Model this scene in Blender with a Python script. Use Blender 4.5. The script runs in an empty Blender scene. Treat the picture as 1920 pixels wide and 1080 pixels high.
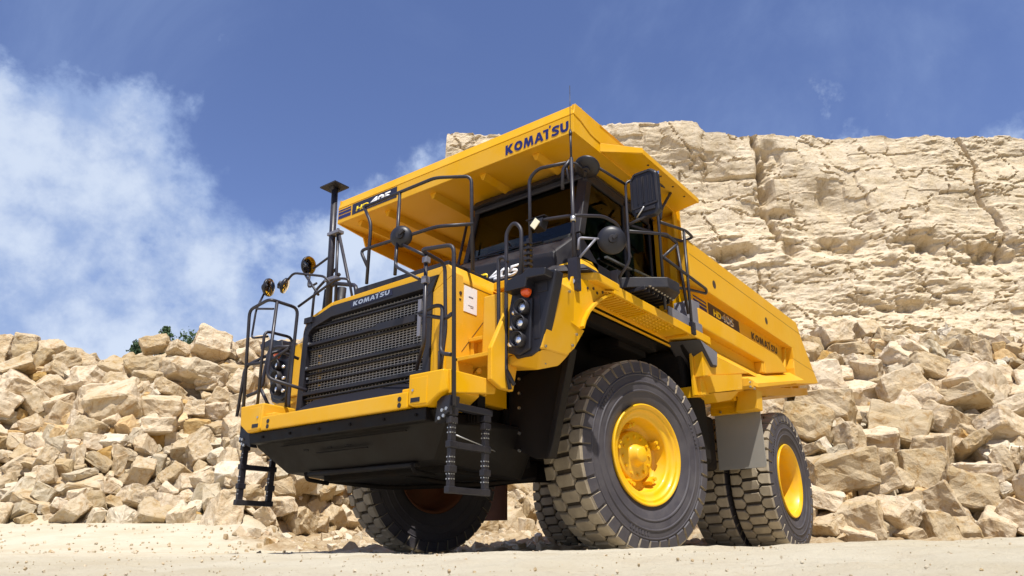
import bpy, bmesh, math, random
import numpy as np
from mathutils import Vector, Matrix, Euler
from mathutils.geometry import tessellate_polygon

# ---------------------------------------------------------------- camera, light, exposure
scene = bpy.context.scene
COL = scene.collection
CAM = Vector((6.495, 4.863, 0.079))
YAW, PITCH = 3.79199, 0.34686
cam = bpy.data.cameras.new('camera')
cam_o = bpy.data.objects.new('camera', cam)
COL.objects.link(cam_o)
scene.camera = cam_o
cam.sensor_width = 36.0
cam.lens = 36.0 * 1336.8 / 1920.0
cam.clip_start = 0.05
cam.clip_end = 5000
fw = Vector((math.cos(PITCH) * math.cos(YAW), math.cos(PITCH) * math.sin(YAW), math.sin(PITCH)))
cam_o.location = CAM
cam_o.rotation_euler = fw.to_track_quat('-Z', 'Y').to_euler()

SUN_EL, SUN_AZ = math.radians(64), math.radians(52)
world = bpy.data.worlds.new('World')
scene.world = world
world.use_nodes = True
SUN = Vector((math.cos(SUN_EL) * math.cos(SUN_AZ), math.cos(SUN_EL) * math.sin(SUN_AZ), math.sin(SUN_EL)))
sl = bpy.data.lights.new('sun', 'SUN')
sl.energy = 5.0
sl.angle = math.radians(0.5)
sl.color = (1.0, 0.955, 0.88)
so = bpy.data.objects.new('sun', sl)
COL.objects.link(so)
so.rotation_euler = SUN.to_track_quat('Z', 'Y').to_euler()
scene.view_settings.view_transform = 'Standard'
scene.view_settings.look = 'None'
scene.view_settings.exposure = 0.38
scene.view_settings.gamma = 1.0
scene.view_settings.use_curve_mapping = False
try:
    scene.cycles.max_bounces = 7
    scene.cycles.transparent_max_bounces = 8
    scene.cycles.caustics_reflective = False
    scene.cycles.caustics_refractive = False
except Exception:
    pass


def N(nt, typ, **kw):
    n = nt.nodes.new(typ)
    for k, v in kw.items():
        if k.startswith('i_'):
            n.inputs[k[2:].replace('_', ' ')].default_value = v
        else:
            setattr(n, k, v)
    return n


def build_world():
    nt = world.node_tree
    nt.nodes.clear()
    L = nt.links.new
    out = N(nt, 'ShaderNodeOutputWorld')
    bg = N(nt, 'ShaderNodeBackground')
    bg.inputs['Strength'].default_value = 0.104
    sky = N(nt, 'ShaderNodeTexSky', sky_type='NISHITA', sun_disc=False)
    sky.sun_elevation = SUN_EL
    sky.sun_rotation = math.pi / 2 - SUN_AZ
    sky.altitude = 300
    sky.air_density = 1.0
    sky.dust_density = 0.25
    sky.ozone_density = 2.5
    tint = N(nt, 'ShaderNodeMix', data_type='RGBA', blend_type='MULTIPLY')
    tint.inputs['Factor'].default_value = 1.0
    tint.inputs['B'].default_value = (1.0, 0.94, 1.14, 1)
    L(sky.outputs[0], tint.inputs['A'])
    geo = N(nt, 'ShaderNodeTexCoord')
    D = geo.outputs['Generated']

    def noise(scale, detail, rough, vec=D, dist=0.0, off=None):
        n = N(nt, 'ShaderNodeTexNoise')
        n.inputs['Scale'].default_value = scale
        n.inputs['Detail'].default_value = detail
        n.inputs['Roughness'].default_value = rough
        n.inputs['Distortion'].default_value = dist
        if off:
            a = N(nt, 'ShaderNodeVectorMath', operation='ADD')
            a.inputs[1].default_value = off
            L(vec, a.inputs[0])
            vec = a.outputs[0]
        L(vec, n.inputs['Vector'])
        return n.outputs['Fac']

    def M(op, a, b=None, c=None, clamp=False):
        m = N(nt, 'ShaderNodeMath', operation=op, use_clamp=clamp)
        for i, v in enumerate((a, b, c)):
            if v is None:
                continue
            if isinstance(v, (int, float)):
                m.inputs[i].default_value = v
            else:
                L(v, m.inputs[i])
        return m.outputs[0]

    def smooth(v, lo, hi):
        m = N(nt, 'ShaderNodeMapRange', interpolation_type='SMOOTHSTEP')
        L(v, m.inputs[0])
        m.inputs[1].default_value = lo
        m.inputs[2].default_value = hi
        return m.outputs[0]

    n1 = noise(3.6, 10, 0.60, dist=0.15)
    n2 = noise(7.0, 8, 0.6, off=(3.1, 1.7, 0.4))
    # cumulus banks standing in the sky at given compass directions (dir, radius, softness, weight)
    banks = [((-0.27, -0.88, 0.34), 0.19, 1.0), ((-0.40, -0.885, 0.23), 0.25, 1.0), ((-0.60, -0.745, 0.285), 0.20, 0.9), ((-0.78, -0.57, 0.42), 0.10, 0.62),
             ((-0.72, -0.66, 0.20), 0.10, 0.6), ((-0.08, -0.93, 0.30), 0.22, 1.0), ((-0.72, -0.61, 0.33), 0.12, 0.55), ((-0.93, 0.02, 0.40), 0.12, 0.5),
             ((0.5, -0.75, 0.35), 0.35, 1.0), ((0.9, 0.2, 0.3), 0.3, 0.9), ((0.1, 0.9, 0.35), 0.35, 0.9), ((-0.6, 0.7, 0.3), 0.2, 0.7)]
    acc = None
    for c, r, w in banks:
        v = Vector(c).normalized()
        dn = N(nt, 'ShaderNodeVectorMath', operation='DISTANCE')
        L(D, dn.inputs[0])
        dn.inputs[1].default_value = v
        f = M('SUBTRACT', 1.0, M('DIVIDE', dn.outputs['Value'], r * 1.5))
        f = M('MULTIPLY', M('MAXIMUM', f, -0.6), w)
        acc = f if acc is None else M('MAXIMUM', acc, f)
    dens = M('ADD', acc, M('MULTIPLY', M('SUBTRACT', n1, 0.5), 2.1))
    dens = M('ADD', dens, M('MULTIPLY', M('SUBTRACT', n2, 0.5), 1.3))
    cov = smooth(dens, 0.16, 0.46)
    veil = M('MULTIPLY', smooth(noise(1.9, 8, 0.6, dist=0.6, off=(7.3, 2.2, 5.1)), 0.42, 0.80), 0.50)
    cov = M('MAXIMUM', M('MULTIPLY', cov, 0.93), veil)
    shade = smooth(M('ADD', dens, M('MULTIPLY', M('SUBTRACT', n2, 0.5), 1.6)), 0.20, 0.95)
    cc = N(nt, 'ShaderNodeMix', data_type='RGBA')
    cc.inputs['A'].default_value = (2.5, 3.4, 5.5, 1)
    cc.inputs['B'].default_value = (5.1, 5.8, 7.0, 1)
    L(shade, cc.inputs['Factor'])
    mx = N(nt, 'ShaderNodeMix', data_type='RGBA')
    L(cov, mx.inputs['Factor'])
    L(tint.outputs['Result'], mx.inputs['A'])
    L(cc.outputs['Result'], mx.inputs['B'])
    L(mx.outputs['Result'], bg.inputs['Color'])
    L(bg.outputs[0], out.inputs[0])


build_world()

# ---------------------------------------------------------------- materials
MATS = {}


def material(name, color, rough=0.6, metal=0.0, spec=0.5, coat=0.0, var=None, bump=None, dust=None, rough_var=0.0, trans=0.0, ior=1.45):
    """var=(scale, color2, contrast_lo, hi), bump=(scale, strength, distance), dust=(color, scale, amount)"""
    m = bpy.data.materials.new(name)
    m.use_nodes = True
    nt = m.node_tree
    L = nt.links.new
    b = nt.nodes['Principled BSDF']
    b.inputs['Base Color'].default_value = (*color, 1)
    b.inputs['Roughness'].default_value = rough
    b.inputs['Metallic'].default_value = metal
    b.inputs['Specular IOR Level'].default_value = spec
    b.inputs['Coat Weight'].default_value = coat
    b.inputs['Coat Roughness'].default_value = 0.12
    b.inputs['Transmission Weight'].default_value = trans
    b.inputs['IOR'].default_value = ior
    tc = N(nt, 'ShaderNodeTexCoord')
    colsock = None

    def noise(scale, detail=6, rough_=0.6):
        n = N(nt, 'ShaderNodeTexNoise')
        n.inputs['Scale'].default_value = scale
        n.inputs['Detail'].default_value = detail
        n.inputs['Roughness'].default_value = rough_
        L(tc.outputs['Object'], n.inputs['Vector'])
        return n.outputs['Fac']

    def ramp(v, lo, hi):
        r = N(nt, 'ShaderNodeMapRange')
        L(v, r.inputs[0])
        r.inputs[1].default_value = lo
        r.inputs[2].default_value = hi
        return r.outputs[0]

    def mix(a, bcol, f):
        x = N(nt, 'ShaderNodeMix', data_type='RGBA')
        L(f, x.inputs['Factor'])
        if a is None:
            x.inputs['A'].default_value = (*color, 1)
        else:
            L(a, x.inputs['A'])
        x.inputs['B'].default_value = (*bcol, 1)
        return x.outputs['Result']
    if var:
        for sc, c2, lo, hi in (var if isinstance(var[0], tuple) else (var,)):
            colsock = mix(colsock, c2, ramp(noise(sc), lo, hi))
    if dust:
        dc, sc, am = dust
        f = ramp(noise(sc, 8, 0.65), 0.42, 0.75)
        mm = N(nt, 'ShaderNodeMath', operation='MULTIPLY')
        L(f, mm.inputs[0])
        mm.inputs[1].default_value = am
        colsock = mix(colsock, dc, mm.outputs[0])
        rr = N(nt, 'ShaderNodeMapRange')
        L(f, rr.inputs[0])
        rr.inputs[3].default_value = rough
        rr.inputs[4].default_value = min(1, rough + 0.35)
        L(rr.outputs[0], b.inputs['Roughness'])
    if colsock is not None:
        L(colsock, b.inputs['Base Color'])
    if bump:
        bs = bump if isinstance(bump[0], tuple) else (bump,)
        prev = None
        for sc, st, di in bs:
            bn = N(nt, 'ShaderNodeBump')
            bn.inputs['Strength'].default_value = st
            bn.inputs['Distance'].default_value = di
            L(noise(sc, 8, 0.65), bn.inputs['Height'])
            if prev:
                L(prev, bn.inputs['Normal'])
            prev = bn.outputs[0]
        L(prev, b.inputs['Normal'])
    MATS[name] = m
    return m


YEL = material('yellow_paint', (0.69, 0.352, 0.001), rough=0.36, spec=0.28, coat=0.05, var=(1.3, (0.69, 0.37, 0.008), 0.45, 0.7),
               dust=((0.64, 0.44, 0.16), 1.7, 0.30))
YELIN = material('yellow_wheel_paint', (0.76, 0.42, 0.003), rough=0.38, coat=0.15, dust=((0.50, 0.34, 0.10), 7, 0.25))
BLK = material('black_paint', (0.013, 0.012, 0.017), rough=0.42, dust=((0.05, 0.042, 0.04), 3.5, 0.35))
RAIL = material('dark_tube_paint', (0.022, 0.020, 0.028), rough=0.36, dust=((0.06, 0.055, 0.055), 5, 0.3))
PLAS = material('black_plastic', (0.014, 0.0135, 0.019), rough=0.42, bump=(160, 0.15, 0.002))
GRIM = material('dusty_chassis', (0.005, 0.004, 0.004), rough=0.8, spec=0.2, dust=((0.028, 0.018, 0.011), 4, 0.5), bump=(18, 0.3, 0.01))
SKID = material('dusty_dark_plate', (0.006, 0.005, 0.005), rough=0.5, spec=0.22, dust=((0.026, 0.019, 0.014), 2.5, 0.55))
GREY = material('grey_steel', (0.20, 0.20, 0.24), rough=0.4, metal=0.3, dust=((0.3, 0.28, 0.25), 5, 0.3))
GALV = material('bolt_steel', (0.55, 0.54, 0.52), rough=0.35, metal=0.9)
WIRE = material('grille_wire', (0.36, 0.33, 0.29), rough=0.45, metal=0.2)
CORE = material('radiator_core', (0.006, 0.005, 0.005), rough=0.9, spec=0.1, var=(2.4, (0.040, 0.034, 0.028), 0.45, 0.56))
FLAP = material('grey_rubber_flap', (0.235, 0.225, 0.20), rough=0.6, dust=((0.33, 0.30, 0.25), 3, 0.4))
RUB = material('sidewall_rubber', (0.050, 0.045, 0.054), rough=0.55, dust=((0.12, 0.108, 0.105), 3.6, 0.5), bump=((60, 0.15, 0.004), (9, 0.2, 0.01)))
TRD = material('dusty_tread_rubber', (0.26, 0.215, 0.155), rough=0.85, dust=((0.46, 0.39, 0.28), 3.4, 0.9), bump=(45, 0.35, 0.006))
GROOVE = material('tread_groove_rubber', (0.040, 0.031, 0.022), rough=0.9, dust=((0.15, 0.11, 0.07), 6, 0.5))
GLASS = material('cab_glass', (0.16, 0.20, 0.20), rough=0.0, trans=1.0, ior=1.22)
GLASSF = material('windscreen_glass', (0.15, 0.20, 0.21), rough=0.0, trans=1.0, ior=1.36)
LENS = material('lamp_glass', (0.9, 0.9, 0.92), rough=0.05, metal=0.85)
AMBER = material('amber_lens', (0.75, 0.09, 0.01), rough=0.15, coat=0.5)
WLENS = material('cream_work_lamp_lens', (0.82, 0.78, 0.55), rough=0.15)
MIR = material('mirror_glass', (0.75, 0.77, 0.8), rough=0.03, metal=1.0)
NAVY = material('navy_decal', (0.012, 0.016, 0.115), rough=0.4)
DECAL = material('black_decal', (0.012, 0.012, 0.035), rough=0.35)
WHITE = material('white_decal', (0.78, 0.78, 0.78), rough=0.4)
YDEC = material('yellow_decal', (0.85, 0.60, 0.01), rough=0.4)
BROWNDEC = material('dark_brown_decal', (0.055, 0.032, 0.022), rough=0.5)
SILV = material('silver_decal', (0.5, 0.52, 0.56), rough=0.25, metal=0.7)
INT = material('cab_interior', (0.05, 0.05, 0.045), rough=0.8)
HUBR = material('rusty_brown_rim', (0.16, 0.05, 0.018), rough=0.7, dust=((0.1, 0.07, 0.05), 6, 0.5))


def stone(name, c1, c2, c3, b1=1.0):
    m = bpy.data.materials.new(name)
    m.use_nodes = True
    nt = m.node_tree
    L = nt.links.new
    b = nt.nodes['Principled BSDF']
    b.inputs['Roughness'].default_value = 0.88
    b.inputs['Specular IOR Level'].default_value = 0.25
    tc = N(nt, 'ShaderNodeTexCoord')
    oi = N(nt, 'ShaderNodeObjectInfo')
    add = N(nt, 'ShaderNodeVectorMath', operation='ADD')
    L(tc.outputs['Object'], add.inputs[0])
    sc = N(nt, 'ShaderNodeVectorMath', operation='SCALE')
    cb = N(nt, 'ShaderNodeCombineXYZ')
    for i in range(3):
        L(oi.outputs['Random'], cb.inputs[i])
    L(cb.outputs[0], sc.inputs[0])
    sc.inputs['Scale'].default_value = 37.0
    L(sc.outputs[0], add.inputs[1])
    V = add.outputs[0]

    def noise(scale, d=8, r=0.6, dist=0.0):
        n = N(nt, 'ShaderNodeTexNoise')
        n.inputs['Scale'].default_value = scale
        n.inputs['Detail'].default_value = d
        n.inputs['Roughness'].default_value = r
        n.inputs['Distortion'].default_value = dist
        L(V, n.inputs['Vector'])
        return n.outputs['Fac']

    def mr(v, lo, hi, a=0, bb=1):
        r = N(nt, 'ShaderNodeMapRange')
        L(v, r.inputs[0])
        for i, x in zip((1, 2, 3, 4), (lo, hi, a, bb)):
            r.inputs[i].default_value = x
        return r.outputs[0]
    x1 = N(nt, 'ShaderNodeMix', data_type='RGBA')
    L(mr(noise(1.6, 9, 0.65, 0.6), 0.42, 0.66), x1.inputs['Factor'])
    x1.inputs['A'].default_value = (*c1, 1)
    x1.inputs['B'].default_value = (*c2, 1)
    x2 = N(nt, 'ShaderNodeMix', data_type='RGBA')
    L(mr(noise(4.0, 9, 0.72, 1.2), 0.50, 0.70), x2.inputs['Factor'])
    L(x1.outputs['Result'], x2.inputs['A'])
    x2.inputs['B'].default_value = (*c3, 1)
    # object to object tone
    hv = N(nt, 'ShaderNodeHueSaturation')
    L(x2.outputs['Result'], hv.inputs['Color'])
    ge = N(nt, 'ShaderNodeNewGeometry')
    ad = N(nt, 'ShaderNodeMath', operation='ADD')
    L(oi.outputs['Random'], ad.inputs[0])
    L(ge.outputs['Random Per Island'], ad.inputs[1])
    fr = N(nt, 'ShaderNodeMath', operation='FRACT')
    L(ad.outputs[0], fr.inputs[0])
    if name == 'cliff_limestone':
        hv.inputs['Value'].default_value = 1.0
    else:
        L(mr(fr.outputs[0], 0, 1, 0.74, 1.08), hv.inputs['Value'])
        L(mr(fr.outputs[0], 0, 1, 1.20, 0.90), hv.inputs['Saturation'])
    L(hv.outputs[0], b.inputs['Base Color'])
    prev = None
    for s, st, di in ((3.0, 0.6, 0.10 * b1), (14, 0.65, 0.03 * b1), (60, 0.5, 0.008 * b1)):
        bn = N(nt, 'ShaderNodeBump')
        bn.inputs['Strength'].default_value = st
        bn.inputs['Distance'].default_value = di
        L(noise(s, 8, 0.7), bn.inputs['Height'])
        if prev:
            L(prev, bn.inputs['Normal'])
        prev = bn.outputs[0]
    L(prev, b.inputs['Normal'])
    return m


STONE_A = stone('cream_limestone', (0.63, 0.525, 0.375), (0.56, 0.43, 0.26), (0.40, 0.25, 0.11))
STONE_B = stone('ochre_limestone', (0.62, 0.455, 0.245), (0.55, 0.355, 0.15), (0.40, 0.22, 0.075))
STONE_C = stone('pale_grey_limestone', (0.66, 0.585, 0.45), (0.58, 0.485, 0.34), (0.40, 0.295, 0.17))
CLIFFM = stone('cliff_limestone', (0.62, 0.525, 0.385), (0.56, 0.455, 0.30), (0.40, 0.285, 0.155), 1.1)


def ground_material():
    m = bpy.data.materials.new('crushed_limestone_ground')
    m.use_nodes = True
    nt = m.node_tree
    L = nt.links.new
    b = nt.nodes['Principled BSDF']
    b.inputs['Roughness'].default_value = 0.95
    b.inputs['Specular IOR Level'].default_value = 0.15
    tc = N(nt, 'ShaderNodeTexCoord')
    at = N(nt, 'ShaderNodeVertexColor', layer_name='dirt')

    def noise(scale, d=8, r=0.65):
        n = N(nt, 'ShaderNodeTexNoise')
        n.inputs['Scale'].default_value = scale
        n.inputs['Detail'].default_value = d
        n.inputs['Roughness'].default_value = r
        L(tc.outputs['Object'], n.inputs['Vector'])
        return n.outputs['Fac']

    def mr(v, lo, hi):
        r = N(nt, 'ShaderNodeMapRange')
        L(v, r.inputs[0])
        r.inputs[1].default_value = lo
        r.inputs[2].default_value = hi
        return r.outputs[0]

    def mix(f, a, c):
        x = N(nt, 'ShaderNodeMix', data_type='RGBA')
        L(f, x.inputs['Factor'])
        for k, v in (('A', a), ('B', c)):
            if isinstance(v, tuple):
                x.inputs[k].default_value = (*v, 1)
            else:
                L(v, x.inputs[k])
        return x.outputs['Result']
    c = mix(mr(noise(1.1), 0.4, 0.7), (0.56, 0.505, 0.385), (0.49, 0.42, 0.29))
    c = mix(mr(noise(30, 8, 0.85), 0.56, 0.72), c, (0.36, 0.28, 0.17))
    d = mix(mr(noise(6, 8, 0.75), 0.4, 0.62), (0.30, 0.21, 0.115), (0.46, 0.37, 0.24))
    c = mix(mr(noise(3.2, 9, 0.7), 0.52, 0.70), c, (0.50, 0.43, 0.31))
    c = mix(at.outputs['Color'], c, d)
    L(c, b.inputs['Base Color'])
    prev = None
    for s, st, di in ((9, 0.5, 0.03), (55, 0.8, 0.012)):
        bn = N(nt, 'ShaderNodeBump')
        bn.inputs['Strength'].default_value = st
        bn.inputs['Distance'].default_value = di
        L(noise(s, 8, 0.75), bn.inputs['Height'])
        if prev:
            L(prev, bn.inputs['Normal'])
        prev = bn.outputs[0]
    L(prev, b.inputs['Normal'])
    return m


GROUND = ground_material()
LEAF = material('dark_green_leaves', (0.045, 0.085, 0.035), rough=0.6, var=(0.8, (0.075, 0.12, 0.05), 0.4, 0.65))
BARK = material('tree_bark', (0.10, 0.075, 0.05), rough=0.9, bump=(12, 0.6, 0.03))


# ---------------------------------------------------------------- mesh helpers
class MB:
    def __init__(s):
        s.v, s.f, s.sm = [], [], []

    def add(s, vs, fs, smooth=False):
        o = len(s.v)
        s.v.extend([tuple(v) for v in vs])
        for f in fs:
            s.f.append(tuple(i + o for i in f))
            s.sm.append(smooth)
        return s

    def box(s, x0, x1, y0, y1, z0, z1):
        x0, x1 = min(x0, x1), max(x0, x1)
        y0, y1 = min(y0, y1), max(y0, y1)
        z0, z1 = min(z0, z1), max(z0, z1)
        return s.add([(x0, y0, z0), (x1, y0, z0), (x1, y1, z0), (x0, y1, z0), (x0, y0, z1), (x1, y0, z1), (x1, y1, z1), (x0, y1, z1)],
                     [(0, 3, 2, 1), (4, 5, 6, 7), (0, 1, 5, 4), (1, 2, 6, 5), (2, 3, 7, 6), (3, 0, 4, 7)])

    def obox(s, c, ax, ay, az):
        c, ax, ay, az = Vector(c), Vector(ax), Vector(ay), Vector(az)
        vs = [c + ax * i + ay * j + az * k for k in (-1, 1) for j, i in ((-1, -1), (-1, 1), (1, 1), (1, -1))]
        fs = [(0, 3, 2, 1), (4, 5, 6, 7), (0, 1, 5, 4), (1, 2, 6, 5), (2, 3, 7, 6), (3, 0, 4, 7)]
        if ax.cross(ay).dot(az) < 0:
            fs = [f[::-1] for f in fs]
        return s.add(vs, fs)

    def bar(s, p, q, w, h, up=(0, 0, 1)):
        p, q = Vector(p), Vector(q)
        d = q - p
        u = Vector(up)
        a = d.normalized()
        b = a.cross(u)
        if b.length < 1e-4:
            b = a.cross(Vector((1, 0, 0)))
        b.normalize()
        c = b.cross(a)
        return s.obox((p + q) / 2, d / 2, b * w / 2, c * h / 2)

    def prism(s, axis, poly, a0, a1):
        """polygon in the plane across an axis, extruded from a0 to a1; axis x: (y,z) pts, y: (x,z), z: (x,y)"""
        mk = {'x': lambda a, p: (a, p[0], p[1]), 'y': lambda a, p: (p[0], a, p[1]), 'z': lambda a, p: (p[0], p[1], a)}[axis]
        n = len(poly)
        area = sum(poly[i][0] * poly[(i + 1) % n][1] - poly[(i + 1) % n][0] * poly[i][1] for i in range(n))
        P = list(poly) if area > 0 else list(poly)[::-1]
        lo, hi = min(a0, a1), max(a0, a1)
        vs = [mk(lo, p) for p in P] + [mk(hi, p) for p in P]
        tris = tessellate_polygon([[Vector((p[0], p[1], 0)) for p in P]])
        flip = axis == 'y'
        fs = []
        for t in tris:
            a, b2, c = [P[i] for i in t]
            ccw = (b2[0] - a[0]) * (c[1] - a[1]) - (b2[1] - a[1]) * (c[0] - a[0]) > 0
            t = tuple(t) if ccw else tuple(t)[::-1]
            hi_f = tuple(i + n for i in t)
            lo_f = t[::-1]
            fs += [hi_f, lo_f] if not flip else [hi_f[::-1], lo_f[::-1]]
        for i in range(n):
            j = (i + 1) % n
            q = (i, j, j + n, i + n)
            fs.append(q if not flip else q[::-1])
        return s.add(vs, fs)

    def hull(s, pts):
        bm = bmesh.new()
        for p in pts:
            bm.verts.new(p)
        r = bmesh.ops.convex_hull(bm, input=bm.verts)
        bmesh.ops.delete(bm, geom=[v for v in bm.verts if not v.link_faces], context='VERTS')
        bmesh.ops.dissolve_limit(bm, angle_limit=0.02, verts=bm.verts, edges=bm.edges)
        bmesh.ops.recalc_face_normals(bm, faces=bm.faces)
        bm.verts.index_update()
        s.add([v.co[:] for v in bm.verts], [[v.index for v in f.verts] for f in bm.faces])
        bm.free()
        return s

    def tube(s, pts, r, n=10, fillet=0.06, closed=False):
        P = [Vector(p) for p in pts]
        path = []
        for i, p in enumerate(P):
            if (0 < i < len(P) - 1) and fillet > 0:
                a, b = P[i - 1] - p, P[i + 1] - p
                ang = a.angle(b) if a.length > 1e-6 and b.length > 1e-6 else math.pi
                if ang > math.radians(176):
                    path.append(p)
                    continue
                k = min(fillet, a.length * 0.45, b.length * 0.45)
                A, B = p + a.normalized() * k, p + b.normalized() * k
                for t in (0, .25, .5, .75, 1):
                    path.append(A * (1 - t) ** 2 + p * 2 * t * (1 - t) + B * t * t)
            else:
                path.append(p)
        T0 = (path[1] - path[0]).normalized()
        U = T0.orthogonal().normalized()
        vs = []
        for i, p in enumerate(path):
            if i == 0:
                T = path[1] - path[0]
            elif i == len(path) - 1:
                T = path[-1] - path[-2]
            else:
                T = (path[i + 1] - p).normalized() + (p - path[i - 1]).normalized()
            T.normalize()
            U = (U - T * U.dot(T)).normalized()
            W = T.cross(U)
            for k in range(n):
                a = 2 * math.pi * k / n
                vs.append(p + U * math.cos(a) * r + W * math.sin(a) * r)
        fs = []
        for i in range(len(path) - 1):
            for k in range(n):
                k2 = (k + 1) % n
                fs.append((i * n + k, i * n + k2, (i + 1) * n + k2, (i + 1) * n + k))
        s.add(vs, fs, True)
        m = len(s.v) - len(vs)
        s.f.append(tuple(m + k for k in range(n))[::-1])
        s.f.append(tuple(m + (len(path) - 1) * n + k for k in range(n)))
        s.sm += [False, False]
        return s

    def lathe(s, prof, c=(0, 0, 0), axis='y', n=48, smooth=True, M=None):
        """prof: (a, r) along the axis"""
        vs, fs = [], []
        for a, r in prof:
            for k in range(n):
                t = 2 * math.pi * k / n
                x, z = r * math.cos(t), r * math.sin(t)
                p = {'y': (x, a, z), 'x': (a, x, z), 'z': (x, z, a)}[axis]
                p = Vector(p)
                if M is not None:
                    p = M @ p
                vs.append(p + Vector(c))
        for i in range(len(prof) - 1):
            for k in range(n):
                k2 = (k + 1) % n
                f = (i * n + k, (i + 1) * n + k, (i + 1) * n + k2, i * n + k2)
                fs.append(f if axis != 'z' else f[::-1])
        return s.add(vs, fs, smooth)

    def disc(s, c, nrm, r, h=0.01, n=24, r2=None):
        nrm = Vector(nrm).normalized()
        M = nrm.to_track_quat('Z', 'Y').to_matrix()
        r2 = r if r2 is None else r2
        return s.lathe([(-h / 2, 0.0001), (-h / 2, r), (h / 2, r2), (h / 2, 0.0001)], c, 'z', n, False, M)

    def mesh(s, name, mat, bevel=0):
        me = bpy.data.meshes.new(name)
        me.from_pydata(s.v, [], s.f)
        me.polygons.foreach_set('use_smooth', s.sm)
        me.materials.append(mat)
        me.update()
        return me

    def build(s, name, mat, parent=None, bevel=0.0, loc=None, label=None, kind=None):
        me = s.mesh(name, mat)
        o = bpy.data.objects.new(name, me)
        COL.objects.link(o)
        if parent is not None:
            o.parent = parent
        if bevel:
            md = o.modifiers.new('bevel', 'BEVEL')
            md.width = bevel
            md.segments = 2
            md.limit_method = 'ANGLE'
            md.angle_limit = math.radians(28)
            md.harden_normals = False
        if loc is not None:
            o.location = loc
        if label:
            o['label'] = label
        if kind:
            o['kind'] = kind
        return o


def empty(name, loc=(0, 0, 0), parent=None, rz=0):
    o = bpy.data.objects.new(name, None)
    o.empty_display_size = 0.2
    COL.objects.link(o)
    o.location = loc
    o.rotation_euler = (0, 0, rz)
    if parent is not None:
        o.parent = parent
    return o


def tag(o, label=None, cat=None, group=None, kind=None):
    for k, v in (('label', label), ('category', cat), ('group', group), ('kind', kind)):
        if v:
            o[k] = v


def text(name, body, origin, xdir, ydir, width, height, mat, parent, bold=0.03, shear=0.0, thick=0.004, off=0.006, label=None):
    """lettering laid in a plane: origin = lower left, xdir, ydir unit vectors"""
    cu = bpy.data.curves.new(name, 'FONT')
    cu.body = body
    cu.size = 1
    cu.offset = bold
    cu.shear = shear
    cu.extrude = 0.0
    ob = bpy.data.objects.new('tmp', cu)
    COL.objects.link(ob)
    dg = bpy.context.evaluated_depsgraph_get()
    me = bpy.data.meshes.new_from_object(ob.evaluated_get(dg))
    bpy.data.objects.remove(ob)
    bpy.data.curves.remove(cu)
    me.name = name
    X, Y = Vector(xdir).normalized(), Vector(ydir).normalized()
    Z = X.cross(Y).normalized()
    co = np.array([v.co[:] for v in me.vertices])
    mn, mxx = co.min(0), co.max(0)
    for v in me.vertices:
        a = (v.co.x - mn[0]) / (mxx[0] - mn[0]) * width
        b = (v.co.y - mn[1]) / (mxx[1] - mn[1]) * height
        v.co = Vector(origin) + X * a + Y * b + Z * off
    me.materials.clear()
    me.materials.append(mat)
    o = bpy.data.objects.new(name, me)
    COL.objects.link(o)
    o.parent = parent
    sm = o.modifiers.new('solid', 'SOLIDIFY')
    sm.thickness = thick
    sm.offset = -1
    if label:
        o['label'] = label
    return o

def strip(pts, w):
    """mitred band along a polyline, as quads (left, right edges)"""
    P = [Vector((a, b)) for a, b in pts]
    Ls, Rs = [], []
    for i, q in enumerate(P):
        d1 = (q - P[i - 1]).normalized() if i else (P[1] - q).normalized()
        d2 = (P[i + 1] - q).normalized() if i < len(P) - 1 else d1
        n1, n2 = Vector((-d1.y, d1.x)), Vector((-d2.y, d2.x))
        n = (n1 + n2).normalized()
        k = w / 2 / max(0.45, n.dot(n1))
        Ls.append(q + n * k)
        Rs.append(q - n * k)
    return [[Ls[i], Rs[i], Rs[i + 1], Ls[i + 1]] for i in range(len(P) - 1)]


def ell(cx, cy, rx, ry, a0, a1, n=14):
    return [(cx + rx * math.cos(math.radians(a0 + (a1 - a0) * i / n)), cy + ry * math.sin(math.radians(a0 + (a1 - a0) * i / n))) for i in range(n + 1)]


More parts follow.
